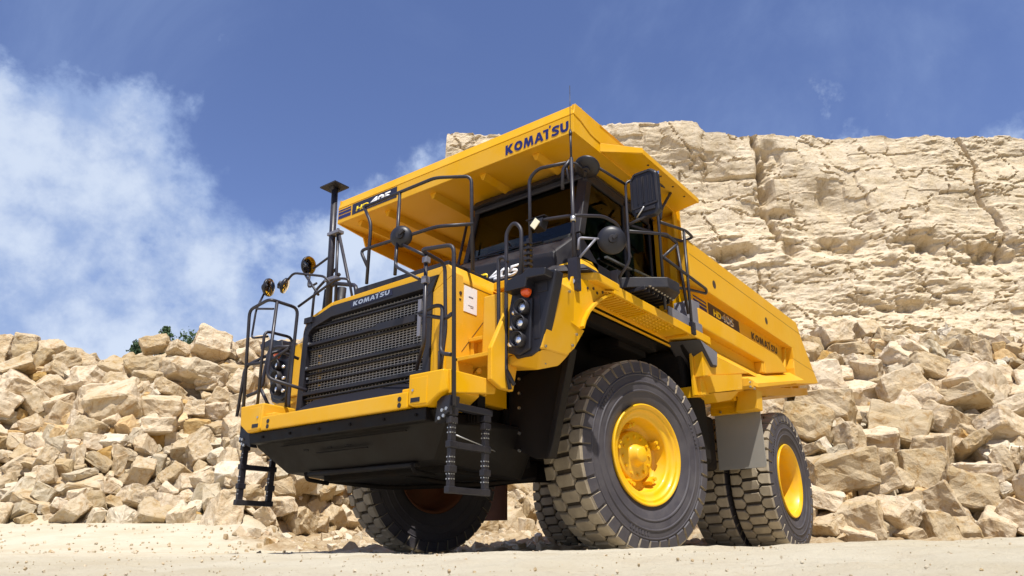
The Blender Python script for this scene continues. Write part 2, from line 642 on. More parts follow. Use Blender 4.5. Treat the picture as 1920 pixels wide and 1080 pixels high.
def logo_polys():
    out, x = [], 0.0

    def put(polys, w):
        nonlocal x
        for q in polys:
            out.append([(a + x, b) for a, b in q])
        x += w + 0.10
    put([[(0, 0), (0.27, 0), (0.27, 0.34), (0.27, 0.66), (0.27, 1), (0, 1)], [(0.27, 0.34), (0.56, 0), (0.92, 0), (0.50, 0.53), (0.88, 1), (0.54, 1), (0.27, 0.66)]], 0.90)
    put(strip(ell(0.47, 0.5, 0.335, 0.365, 90, 450, 28), 0.27), 0.94)
    put([[(0, 0), (0.25, 0), (0.29, 0.52), (0.14, 1)], [(0.14, 1), (0.29, 0.52), (0.48, 0), (0.64, 0), (0.56, 0.48), (0.42, 1)], [(0.56, 0.48), (0.64, 0), (0.83, 0.52), (0.98, 1), (0.70, 1)], [(0.83, 0.52), (0.87, 0), (1.12, 0), (0.98, 1)]], 1.10)
    put([[(0, 0), (0.28, 0), (0.345, 0.2), (0.42, 0.42), (0.50, 0.72), (0.50, 1), (0.36, 1)], [(0.50, 0.72), (0.58, 0.42), (0.655, 0.2), (0.72, 0), (1.0, 0), (0.64, 1), (0.50, 1)], [(0.345, 0.2), (0.655, 0.2), (0.58, 0.42), (0.42, 0.42)]], 0.86)
    put([[(0.28, 0), (0.55, 0), (0.55, 0.80), (0.28, 0.80)], [(0.0, 0.80), (0.28, 0.80), (0.55, 0.80), (0.62, 0.80), (0.55, 1.02), (0.0, 1.02)], [(0.62, 1.08), (0.78, 0.98), (0.86, 1.20), (0.70, 1.30)]], 0.80)
    put(strip([(0.80, 0.78), (0.66, 0.865), (0.45, 0.885), (0.23, 0.84), (0.155, 0.73), (0.21, 0.62), (0.42, 0.52), (0.62, 0.41), (0.67, 0.27), (0.58, 0.155), (0.38, 0.115), (0.17, 0.14), (0.02, 0.22)], 0.235), 0.82)
    put(strip([(0.135, 1.0), (0.135, 0.45)] + [(0.16, 0.30), (0.26, 0.175), (0.43, 0.135), (0.60, 0.175), (0.70, 0.30)] + [(0.725, 0.45), (0.725, 1.0)], 0.27), 0.86)
    return out, x - 0.10


LOGO, LOGOW = logo_polys()


def logo(origin, xdir, ydir, width, height, mat, parent, off=0.003, name='lettering', thick=0.003):
    X, Y = Vector(xdir).normalized(), Vector(ydir).normalized()
    Z = X.cross(Y).normalized()
    m = MB()
    for q in LOGO:
        q = [(a / LOGOW * width, b * height) for a, b in q]
        area = sum(q[i][0] * q[(i + 1) % len(q)][1] - q[(i + 1) % len(q)][0] * q[i][1] for i in range(len(q)))
        if area < 0:
            q = q[::-1]
        tr = tessellate_polygon([[Vector((a, b, 0)) for a, b in q]])
        vs = [Vector(origin) + X * a + Y * b + Z * off for a, b in q]
        fs = []
        for t in tr:
            a, b, c = [q[i] for i in t]
            fs.append(tuple(t) if (b[0] - a[0]) * (c[1] - a[1]) - (b[1] - a[1]) * (c[0] - a[0]) > 0 else tuple(t)[::-1])
        m.add(vs, fs)
    return m.build(name, mat, parent)


# ================================================================ THE DUMP TRUCK
# truck axes: x forward from the front axle, y to the truck's left (cab side), z up from the ground
truck = empty('dump_truck', (0, 0, 0))
tag(truck, 'big yellow dump truck with a black grille parked on the quarry floor', 'dump truck')


def part(mb, name, mat, bevel=0.0, parent=None, **kw):
    return mb.build(name, mat, parent or truck, bevel, **kw)


# ---------------------------------------------------------------- wheels
R_T = 0.93


def tyre_profile():
    p = [(-0.20, 0.455), (-0.225, 0.50), (-0.245, 0.56), (-0.262, 0.63), (-0.268, 0.70), (-0.262, 0.77), (-0.250, 0.83), (-0.236, 0.868), (-0.21, 0.885), (-0.1, 0.893)]
    return p + [(-a, r) for a, r in p[::-1]]


def make_tyre_meshes():
    t = MB()
    t.lathe(tyre_profile(), n=96)
    # raised rings moulded on both walls
    for s in (1, -1):
        for a, r in ((0.262, 0.615), (0.270, 0.70), (0.262, 0.775)):
            pr = [(s * (a - 0.012), r - 0.016), (s * (a + 0.006), r - 0.006), (s * (a + 0.006), r + 0.006), (s * (a - 0.012), r + 0.016)]
            if s < 0:
                pr = pr[::-1]
            t.lathe(pr[::-1] if s > 0 else pr[::-1], n=96)
        # sizes and marks moulded on the wall as small raised bars
        rr = random.Random(3)
        for base in (0.6, 2.7, 4.9):
            for k in range(7):
                a = base + k * 0.055
                h = 0.030
                c = Vector((math.cos(a) * 0.735, s * 0.268, math.sin(a) * 0.735))
                ra = Vector((math.cos(a), 0, math.sin(a)))
                ta = Vector((-math.sin(a), 0, math.cos(a)))
                t.obox(c, ta * rr.choice((0.008, 0.013)), Vector((0, 0.004, 0)), ra * h * 0.6)
    ty = t.mesh('tyre', RUB)
    ty.materials.append(GROOVE)
    # crown faces between the lugs get the groove colour
    for p in ty.polygons:
        c = p.center
        if math.hypot(c.x, c.z) > 0.872:
            p.material_index = 1
    b = MB()
    NP = 38
    step = 2 * math.pi / NP
    rr = random.Random(5)

    def block(poly, a0, r0=0.86, r1=R_T):
        """poly: (y, arc) outline in metres around the angle a0"""
        n = len(poly)
        cy = sum(p[0] for p in poly) / n
        cs = sum(p[1] for p in poly) / n
        rt = r1 - rr.uniform(0, 0.006)
        vs = []
        for lvl in (0, 1, 2):
            sh = (1.06, 1.0, 0.90)[lvl]
            r = (r0, rt - 0.010, rt)[lvl]
            for y, a in poly:
                yy = cy + (y - cy) * sh
                aa = a0 + (cs + (a - cs) * sh) / R_T
                r2 = r - 0.10 * max(0, abs(yy) - 0.17) ** 1.0 * (1 if lvl else 0)
                vs.append((math.cos(aa) * r2, yy, math.sin(aa) * r2))
        fs = [tuple(2 * n + i for i in range(n))]
        for l in (0, 1):
            for i in range(n):
                j = (i + 1) % n
                fs.append((l * n + i, l * n + j, (l + 1) * n + j, (l + 1) * n + i))
        # orient outward
        a, c2, d = [Vector(vs[i]) for i in fs[0][:3]]
        nn = (c2 - a).cross(d - a)
        if nn.dot(Vector((math.cos(a0), 0, math.sin(a0)))) < 0:
            fs = [f[::-1] for f in fs]
        b.add(vs, fs)
    P = step * R_T
    g = 0.0155
    for k in range(NP):
        a0 = k * step
        # centre block, offset by half a pitch
        block([(-0.095, -P / 2 + g), (0.095, -P / 2 + g + 0.012), (0.118, 0.0), (0.095, P / 2 - g), (-0.095, P / 2 - g - 0.012), (-0.118, 0.0)][0:6], a0 + step / 2)
        for s in (1, -1):
            block([(s * 0.250, -P / 2 + g), (s * 0.145, -P / 2 + g), (s * 0.108, -0.028), (s * 0.108, 0.028), (s * 0.145, P / 2 - g), (s * 0.250, P / 2 - g)], a0)
            # lug running down the shoulder
            vs = []
            for (y, r) in ((0.236, 0.925), (0.259, 0.905), (0.274, 0.80), (0.262, 0.79), (0.235, 0.86)):
                for sg in (-1, 1):
                    w = (P / 2 - g) * (1.0 if r > 0.85 else 0.80)
                    aa = a0 + sg * w / r
                    rq = r if r < 0.9 else r - 0.006
                    vs.append((math.cos(aa) * rq, s * y, math.sin(aa) * rq))
            fs = [(0, 1, 3, 2), (2, 3, 5, 4), (4, 5, 7, 6), (0, 2, 4, 6, 8), (1, 9, 7, 5, 3)]
            if s > 0:
                fs = [f[::-1] for f in fs]
            o = len(b.v)
            b.add(vs, fs)
    td = b.mesh('tread', TRD)
    td.materials.append(RUB)
    for p in td.polygons:
        c = p.center
        if abs(c.y) > 0.248 and abs(p.normal.y) > 0.45:
            p.material_index = 1
    return ty, td


TYRE_ME, TREAD_ME = make_tyre_meshes()


def rim_front():
    r = MB()
    r.lathe([(0.205, 0.470), (0.240, 0.487), (0.252, 0.480), (0.250, 0.468), (0.232, 0.458), (0.222, 0.445), (0.226, 0.435), (0.214, 0.424),
             (0.200, 0.418), (0.190, 0.385), (0.186, 0.360), (0.165, 0.352), (0.045, 0.335), (0.02, 0.30), (0.02, 0.0001)], n=80)
    r.lathe([(-0.235, 0.47), (-0.245, 0.48), (-0.24, 0.46), (-0.2, 0.43), (0.0, 0.41), (0.0, 0.30), (-0.05, 0.28), (-0.05, 0.001)], n=64)
    me = r.mesh('rim', YELIN)
    me.materials.append(HUBR)
    for p in me.polygons:
        if p.center.y < 0.015:
            p.material_index = 1
    return me


def hub_front():
    h = MB()
    h.lathe([(0.02, 0.245), (0.075, 0.240), (0.088, 0.228), (0.088, 0.120), (0.095, 0.105), (0.125, 0.095), (0.135, 0.085), (0.165, 0.078), (0.178, 0.062), (0.182, 0.0001)], n=48)
    for k in range(12):
        a = k * math.pi / 6
        h.disc((0.185 * math.cos(a), 0.094, 0.185 * math.sin(a)), (0, 1, 0), 0.015, 0.02, 6)
    for a in (math.radians(20), math.radians(-60), math.radians(75), math.radians(160), math.radians(235)):
        c = Vector((0.295 * math.cos(a), 0.075, 0.295 * math.sin(a)))
        ra = Vector((math.cos(a), 0, math.sin(a)))
        ta = Vector((-math.sin(a), 0, math.cos(a)))
        h.obox(c, ra * 0.022, Vector((0, 0.05, 0)), ta * 0.040)
        h.disc(c + ta * 0.026 + Vector((0, 0.055, 0)), (0, 1, 0), 0.019, 0.03, 10)
        h.disc(c - ta * 0.026 + Vector((0, 0.055, 0)), (0, 1, 0), 0.019, 0.03, 10)
    return h.mesh('hub', YELIN)


def rim_rear():
    r = MB()
    r.lathe([(0.205, 0.470), (0.240, 0.487), (0.252, 0.480), (0.250, 0.468), (0.232, 0.458), (0.222, 0.445), (0.210, 0.436), (0.10, 0.425),
             (-0.10, 0.415), (-0.16, 0.405), (-0.18, 0.36), (-0.18, 0.0001)], n=80)
    return r.mesh('rim', YELIN)


def hub_rear():
    h = MB()
    h.lathe([(-0.18, 0.27), (-0.12, 0.265), (-0.10, 0.24), (-0.10, 0.15), (-0.06, 0.12), (-0.06, 0.0001)], n=40)
    for k in range(14):
        a = k * 2 * math.pi / 14
        h.disc((0.33 * math.cos(a), -0.17, 0.33 * math.sin(a)), (0, 1, 0), 0.015, 0.03, 6)
    return h.mesh('hub', YELIN)


def rim_inner():
    r = MB()
    r.lathe([(0.2, 0.46), (0.24, 0.48), (0.24, 0.46), (0.1, 0.43), (-0.1, 0.42), (-0.24, 0.46), (-0.24, 0.48), (-0.2, 0.46)], n=48)
    return r.mesh('rim', YELIN)


RIM_F, HUB_F, RIM_R, HUB_R, RIM_I = rim_front(), hub_front(), rim_rear(), hub_rear(), rim_inner()


def wheel(name, x, y, rz, spin, rim, hub, label):
    w = empty(name, (x, y, 0.91), truck, rz)
    if label:
        w['label'] = label
    for nm, me in (('tyre', TYRE_ME), ('tread', TREAD_ME), ('rim', rim), ('hub', hub)):
        if me is None:
            continue
        o = bpy.data.objects.new(nm, me)
        COL.objects.link(o)
        o.parent = w
        o.rotation_euler = (0, spin, 0)
    return w


ST = math.radians(-13.8)
wheel('front_wheel', 0.06, 1.425, ST, 0.06, RIM_F, HUB_F, 'front wheel on the cab side, turned slightly in')
wheel('front_wheel', 0.0, -1.425, math.pi + ST, 0.11, RIM_F, HUB_F, 'front wheel on the far side, in the shade of the bumper')
for s in (1, -1):
    wheel('rear_wheel', -3.75, s * 1.582, 0 if s > 0 else math.pi, 0.2, RIM_R, HUB_R, None)
    wheel('rear_wheel', -3.75, s * 0.99, 0 if s > 0 else math.pi, 0.5, RIM_I, None, None)

# ---------------------------------------------------------------- chassis, axles, dark underparts
m = MB()
for s in (1, -1):
    m.box(-5.0, 1.9, s * 0.40, s * 0.55, 0.95, 1.42)
for x in (-4.6, -2.9, -1.6, -0.5, 0.9, 1.9):
    m.box(x - 0.1, x + 0.1, -0.40, 0.40, 1.0, 1.38)
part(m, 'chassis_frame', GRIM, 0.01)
m = MB()
m.tube([(0, -1.15, 0.86), (0, 1.15, 0.86)], 0.13, 16)
for s in (1, -1):
    m.tube([(0.03, s * 0.98, 0.8), (-0.05, s * 0.86, 1.95)], 0.115, 18)
    m.tube([(0.02, s * 0.97, 1.0), (-0.02, s * 0.90, 1.5)], 0.15, 18)
    m.tube([(0, s * 0.95, 0.85), (1.3, s * 0.5, 1.0)], 0.06, 10)
    m.tube([(-0.15, s * 1.05, 0.72), (-0.15, 0, 0.78)], 0.035, 8)
part(m, 'front_axle', GRIM)
m = MB()
m.tube([(-3.75, -1.2, 0.91), (-3.75, 1.2, 0.91)], 0.26, 20)
m.lathe([(-0.35, 0.05), (-0.3, 0.3), (0, 0.42), (0.3, 0.3), (0.35, 0.05)], (-3.75, 0, 0.93), 'y', 24)
for s in (1, -1):
    m.tube([(-3.7, s * 0.62, 1.0), (-3.9, s * 0.55, 1.7)], 0.13, 16)
m.tube([(-3.4, 0, 0.95), (-0.6, 0, 1.1)], 0.09, 12)
part(m, 'rear_axle', GRIM)

m = MB()
m.hull([(2.58, s * 1.18, 1.05) for s in (1, -1)] + [(2.50, s * 1.20, 0.95) for s in (1, -1)] + [(2.33, s * 0.93, 0.71) for s in (1, -1)] +
       [(1.15, s * 0.9, 0.63) for s in (1, -1)] + [(1.15, s * 1.1, 1.05) for s in (1, -1)])
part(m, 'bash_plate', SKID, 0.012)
m = MB()
m.box(2.52, 2.62, -1.16, 1.10, 0.965, 1.066)
m.box(2.30, 2.36, -0.62, 0.75, 0.665, 0.70)
for y in (-0.52, -0.2, 0.05):
    m.box(2.44, 2.462, y - 0.035, y + 0.035, 0.872, 0.888)
part(m, 'lower_bumper_beam', SKID, 0.01)
m = MB()
m.box(1.3, 2.1, -0.7, 0.8, 0.64, 0.75)
m.box(0.6, 1.2, -0.7, 0.7, 0.66, 0.85)
m.box(1.0, 2.05, -0.85, 0.9, 0.75, 2.2)
part(m, 'engine_and_sump', GRIM, 0.02)
# small hardware on the bash plate and under it
for y in (-0.95, -0.55, -0.15, 0.25, 0.65, 1.0):
    m = MB()
    m.disc((2.625, y, 1.015), (1, 0, 0), 0.012, 0.012, 8)
    part(m, 'bolt', GRIM)
for y in (-0.62, 0.72):
    m = MB()
    m.tube([(2.36, y, 0.70), (2.34, y, 0.64), (2.1, y, 0.62)], 0.018, 8, 0.03)
    part(m, 'tow_eye', GRIM)
m = MB()
m.tube([(2.05, -0.75, 0.66), (1.6, -0.4, 0.60), (1.2, 0.1, 0.62), (0.9, 0.7, 0.70)], 0.022, 8, 0.2)
m.tube([(2.05, 0.35, 0.64), (1.5, 0.55, 0.58), (1.0, 0.95, 0.66)], 0.018, 8, 0.2)
part(m, 'hose', GRIM)
m = MB()
m.box(2.455, 2.475, -0.35, 0.30, 0.84, 0.846)
m.box(2.51, 2.53, -0.80, 0.80, 0.925, 0.931)
part(m, 'plate_seam', GRIM)
# wheel wells
for s in (1, -1):
    m = MB()
    m.box(-1.15, 1.5, s * 0.96, s * 1.0, 1.0, 2.22)
    m.box(-1.15, 1.6, s * 1.0, s * 1.60, 2.19, 2.215)
    m.box(1.39, 1.44, s * 1.0, s * 1.50, 0.95, 2.18)
    part(m, 'wheel_well_blocker', GRIM)  # dark plates added inside the fender wells to block light
    m = MB()
    m.prism('x', [(s * 0.98, 1.45), (s * 1.72, 1.66), (s * 1.70, 1.58), (s * 1.485, 0.76), (s * 1.29, 0.77), (s * 0.98, 0.9)], 1.44, 1.46)
    m.prism('x', [(s * 1.72, 1.66), (s * 1.70, 1.58), (s * 1.485, 0.76), (s * 1.44, 0.76), (s * 1.66, 1.66)], 1.45, 1.54)
    part(m, 'splash_guard', SKID, 0.006)
    for z in (0.85, 1.0, 1.22, 1.35, 1.48):
        m = MB()
        m.disc((1.47, s * 1.12, z), (1, 0, 0), 0.013, 0.02, 8)
        part(m, 'bolt', GALV)
    m = MB()
    m.box(-0.45, 1.05, s * 1.46, s * 1.56, 2.06, 2.17)
    m.box(-0.40, 0.2, s * 1.1, s * 1.45, 2.0, 2.12)
    part(m, 'deck_bearer', GRIM, 0.01)
    m = MB()
    m.box(-2.30, -1.40, s * 0.62, s * 1.40, 0.95, 1.62)
    m.hull([(x, s * y, z) for y in (0.7, 1.66) for (x, z) in ((-0.83, 2.16), (-1.05, 1.3), (-1.16, 0.95), (-1.50, 0.95), (-1.46, 1.62), (-1.30, 2.16))])
    m.tube([(-1.3, s * 1.5, 1.0), (-1.3, s * 1.5, 2.0)], 0.10, 16)
    part(m, 'fuel_tank' if s > 0 else 'hydraulic_tank', GRIM, 0.05)
m = MB()
m.box(-1.23, -1.19, -1.78, -1.09, 0.39, 1.35)
part(m, 'mudflap', HUBR, label='brown mudflap behind the far front wheel')

# ---------------------------------------------------------------- bumper
m = MB()
m.prism('z', [(2.655, -0.955), (2.655, 0.935), (2.20, 0.935), (2.20, -0.955)], 1.072, 1.195)
for s in (1, -1):
    m.prism('z', [(2.62, s * 0.955 if s < 0 else 0.90), (2.62, s * 0.83), (2.35, s * 0.83), (2.35, s * 0.92)], 1.190, 1.232)
part(m, 'bumper_bar', YEL, 0.012)
for s in (1, -1):
    m = MB()
    yi, yo = s * 0.945, s * 1.315
    m.hull([(2.662, yi, 1.09), (2.662, yi, 1.325), (2.30, yi, 1.32), (2.30, yi, 1.09), (2.662, s * 1.30, 1.325), (2.62, yo, 1.32), (2.25, yo, 1.32),
            (2.662, s * 1.15, 1.065), (2.662, s * 1.27, 1.14), (2.62, yo, 1.17), (2.25, yo, 1.17), (2.25, s * 1.15, 1.065), (2.662, s * 1.0, 1.068)])
    bx = part(m, 'bumper_box', YEL, 0.012)
    m = MB()
    m.box(2.655, 2.6665, s * 0.975, s * 1.145, 1.085, 1.290)
    pn = m.build('cover_panel', YEL, bx, 0.004)
    m = MB()
    m.box(2.66, 2.6695, s * 0.98, s * 1.075, 1.102, 1.136)
    m.build('towing_slot', BLK, bx)
    m = MB()
    m.disc((2.668, s * 1.0, 1.195), (1, 0, 0), 0.010, 0.01, 12)
    m.build('panel_lock', GALV, bx)
    m = MB()
    for z in (1.098, 1.146):
        m.disc((2.657, s * 0.848, z), (1, 0, 0), 0.019, 0.006, 20)
    part(m, 'bumper_hole', BLK)
# side returns
for s in (1, -1):
    m = MB()
    m.hull([(2.62, s * 1.335, 1.325), (2.60, s * 1.335, 1.145), (2.10, s * 1.35, 1.215), (2.08, s * 1.35, 1.30), (2.12, s * 1.35, 1.325),
            (2.62, s * 1.30, 1.325), (2.60, s * 1.30, 1.145), (2.10, s * 1.31, 1.215), (2.08, s * 1.31, 1.30), (2.12, s * 1.31, 1.325)])
    m.prism('x', [(s * 1.02, 1.02), (s * 1.30, 1.22), (s * 1.02, 1.22)], 2.13, 2.15)
    part(m, 'bumper_side_plate', YEL, 0.008)
    m = MB()
    m.box(2.14, 2.6, s * 0.95, s * 1.30, 1.20, 1.235)
    part(m, 'corner_step', YEL, 0.006)
    m = MB()
    for y in [0.98 + 0.03 * i for i in range(11)]:
        m.box(2.15, 2.24, s * y, s * (y + 0.012), 0.98, 1.19)
    part(m, 'grid_screen', GRIM, kind='stuff')
m = MB()
m.prism('y', [(2.52, 1.196), (2.22, 1.40), (2.22, 1.30), (2.52, 1.17)], -0.77, 0.87)
m.box(2.505, 2.53, -0.77, 0.87, 1.15, 1.232)
part(m, 'grille_sill', GREY if False else PLAS, 0.006)

# ---------------------------------------------------------------- hood and grille
m = MB()
prof = [(-1.07, 1.22), (-1.07, 2.12), (-1.055, 2.185), (-0.98, 2.265), (-0.66, 2.372), (0.90, 2.415), (0.985, 2.27), (0.985, 1.22)]
m.prism('x', prof, 1.10, 2.12)
part(m, 'hood', YEL, 0.02)
# front frame around the grille: left strip, top strip, right pillar
m = MB()
outer = [(-1.075, 1.25), (-1.075, 2.125), (-1.055, 2.19), (-0.98, 2.27), (-0.655, 2.368), (0.905, 2.40), (0.985, 2.30), (0.985, 1.25)]
inner = [(-1.045, 1.25), (-1.045, 2.11), (-1.03, 2.165), (-0.95, 2.235), (-0.63, 2.325), (0.80, 2.325), (0.735, 2.18), (0.735, 1.25)]
quads = []
for i in range(len(outer) - 1):
    quads.append([outer[i], outer[i + 1], inner[i + 1], inner[i]])
for q in quads:
    m.prism('x', q, 2.10, 2.212)
part(m, 'grille_surround', YEL, 0.006)
m = MB()
m.prism('x', [(0.775, 1.45), (0.765, 2.06), (0.79, 2.13), (0.83, 2.16), (0.88, 2.15), (0.905, 2.08), (0.905, 1.45)], 2.205, 2.222)
part(m, 'pillar_panel', YEL, 0.006)
# black grille frame
m = MB()
outer2 = [(-1.043, 1.2), (-1.043, 2.11), (-1.03, 2.163), (-0.95, 2.233), (-0.63, 2.322), (0.797, 2.322), (0.733, 2.18), (0.733, 1.2)]
inner2 = [(-0.965, 1.2), (-0.965, 2.07), (-0.95, 2.10), (-0.90, 2.14), (-0.63, 2.205), (0.66, 2.225), (0.655, 2.12), (0.655, 1.2)]
for i in range(len(outer2) - 1):
    m.prism('x', [outer2[i], outer2[i + 1], inner2[i + 1], inner2[i]], 2.13, 2.232)
gr = part(m, 'grille', BLK, 0.005)
m = MB()
m.prism('x', [(-0.97, 1.2), (-0.97, 2.1), (-0.9, 2.15), (-0.63, 2.21), (0.66, 2.23), (0.66, 1.2)], 2.123, 2.128)
m.build('radiator_core', CORE, gr)
m = MB()
z = 1.25
while z < 2.2:
    yl = -0.965 if z < 2.08 else -0.965 + (z - 2.08) * 2.6
    m.box(2.172, 2.176, yl, 0.66, z, z + 0.0056)
    z += 0.0235
y = -0.95
while y < 0.66:
    m.box(2.168, 2.172, y, y + 0.0065, 1.25, 2.10 + min(0.11, max(0.0, (y + 0.95)) * 0.35))
    y += 0.046
m.build('mesh_screen', WIRE, gr, kind='stuff')
for (zc, h, dp) in ((1.955, 0.034, 0.04), (1.912, 0.014, 0.02), (1.705, 0.032, 0.04), (1.660, 0.014, 0.02), (1.575, 0.012, 0.015), (1.455, 0.032, 0.04), (1.415, 0.014, 0.02), (2.135, 0.016, 0.02), (2.165, 0.010, 0.012)):
    m = MB()
    m.box(2.18, 2.19 + dp, -0.965 + (0.05 if zc > 2.1 else 0), 0.657, zc, zc + h)
    m.build('slat', BLK, gr, 0.004)
m = MB()
m.box(2.235, 2.255, 0.06, 0.56, 1.93, 2.0)
m.build('slat_plate', BLK, gr, 0.004)
m = MB()
m.box(2.24, 2.262, 0.60, 0.635, 1.78, 2.12)
m.build('hinge_bar', GREY, gr, 0.004)
# engine parts glimpsed through the mesh
m = MB()
for i in range(9):
    a = -0.9 + 0.03 * i
    m.disc((2.14, -0.86 + 0.008 * i, 1.86 - 0.075 * i), (1, 0, 0), 0.016, 0.02, 8)
m.build('yellow_fitting', YEL, gr)
m = MB()
for (yy, zz) in ((-0.93, 1.73), (-0.93, 1.98), (-0.90, 1.62)):
    m.disc((2.235, yy, zz), (1, 0, 0), 0.012, 0.012, 8)
m.build('bolt', GALV, gr)
m = MB()
m.prism('x', [(-0.33, 2.235), (-0.35, 2.300), (0.22, 2.318), (0.24, 2.25)], 2.228, 2.236)
m.build('name_plate', SILV if False else DECAL, gr)
logo((2.236, -0.30, 2.247), (0, 1, 0.03), (0, 0.12, 1), 0.50, 0.046, SILV, gr, 0.003)

# black deck slab behind the hood ridge
m = MB()
m.box(1.15, 2.16, -0.37, 0.86, 2.39, 2.468)
m.box(2.02, 2.10, -0.30, -0.22, 2.46, 2.50)
part(m, 'hood_top_deck', BLK, 0.01)
# hood side panel details
m = MB()
m.box(1.60, 2.10, 0.984, 0.9875, 2.235, 2.2385)
m.prism('y', [(2.10, 1.62), (2.106, 1.62), (1.606, 2.20), (1.60, 2.20)], 0.984, 0.9875)
part(m, 'panel_joint', BROWNDEC)
m = MB()
m.box(1.918, 2.09, 0.984, 0.990, 1.985, 2.222)
pl = part(m, 'notice_plate', WHITE, label='white notice plate on the side of the hood')
m = MB()
for (xx, zz, w, h) in ((2.0, 2.13, 0.03, 0.012), (2.0, 2.05, 0.035, 0.006), (1.985, 2.035, 0.02, 0.006)):
    m.box(xx - w, xx + w, 0.989, 0.9915, zz - h / 2, zz + h / 2)
m.build('print', GREY, pl)
m = MB()
m.disc((2.135, 0.987, 2.135), (0, 1, 0), 0.017, 0.008, 16)
m.box(2.125, 2.15, 0.984, 0.9885, 2.07, 2.085)
part(m, 'latch', BROWNDEC)

# ---------------------------------------------------------------- stairs on the near corner
m = MB()
m.prism('y', [(2.10, 1.22), (2.10, 1.30), (1.15, 2.32), (1.0, 2.32), (1.0, 1.22)], 0.99, 1.0)
part(m, 'stair_back', YEL)
for k, (x, z) in enumerate(((2.20, 1.545), (2.02, 1.755), (1.815, 1.99), (1.60, 2.19))):
    m = MB()
    m.box(x - 0.26, x, 0.99, 1.372, z - 0.035, z)
    m.box(x - 0.27, x - 0.255, 0.99, 1.372, z - 0.035, z + 0.19)
    part(m, 'stair_tread', YEL, 0.005)
m = MB()
m.box(2.0, 2.2, 0.992, 1.03, 1.22, 1.54)
m.box(1.75, 2.0, 0.992, 1.03, 1.54, 1.75)
part(m, 'stair_cheek', YEL, 0.004)
m = MB()
m.hull([(2.235, 1.375, 1.30), (2.235, 1.375, 1.56), (2.10, 1.375, 1.72), (1.95, 1.375, 1.90), (1.85, 1.375, 2.25), (1.7, 1.375, 2.25), (1.95, 1.375, 1.25), (2.10, 1.375, 1.25),
        (2.235, 1.42, 1.30), (2.235, 1.42, 1.56), (2.10, 1.42, 1.72), (1.95, 1.42, 1.90), (1.85, 1.42, 2.25), (1.7, 1.42, 2.25), (1.95, 1.42, 1.25), (2.10, 1.42, 1.25)])
part(m, 'stair_stringer', YEL, 0.008)
m = MB()
m.disc((2.12, 1.20, 1.42), (1, 0.2, 0.4), 0.022, 0.02, 6)
m.disc((1.95, 1.16, 1.66), (1, 0.2, 0.4), 0.022, 0.02, 6)
part(m, 'stair_bolt', YEL)

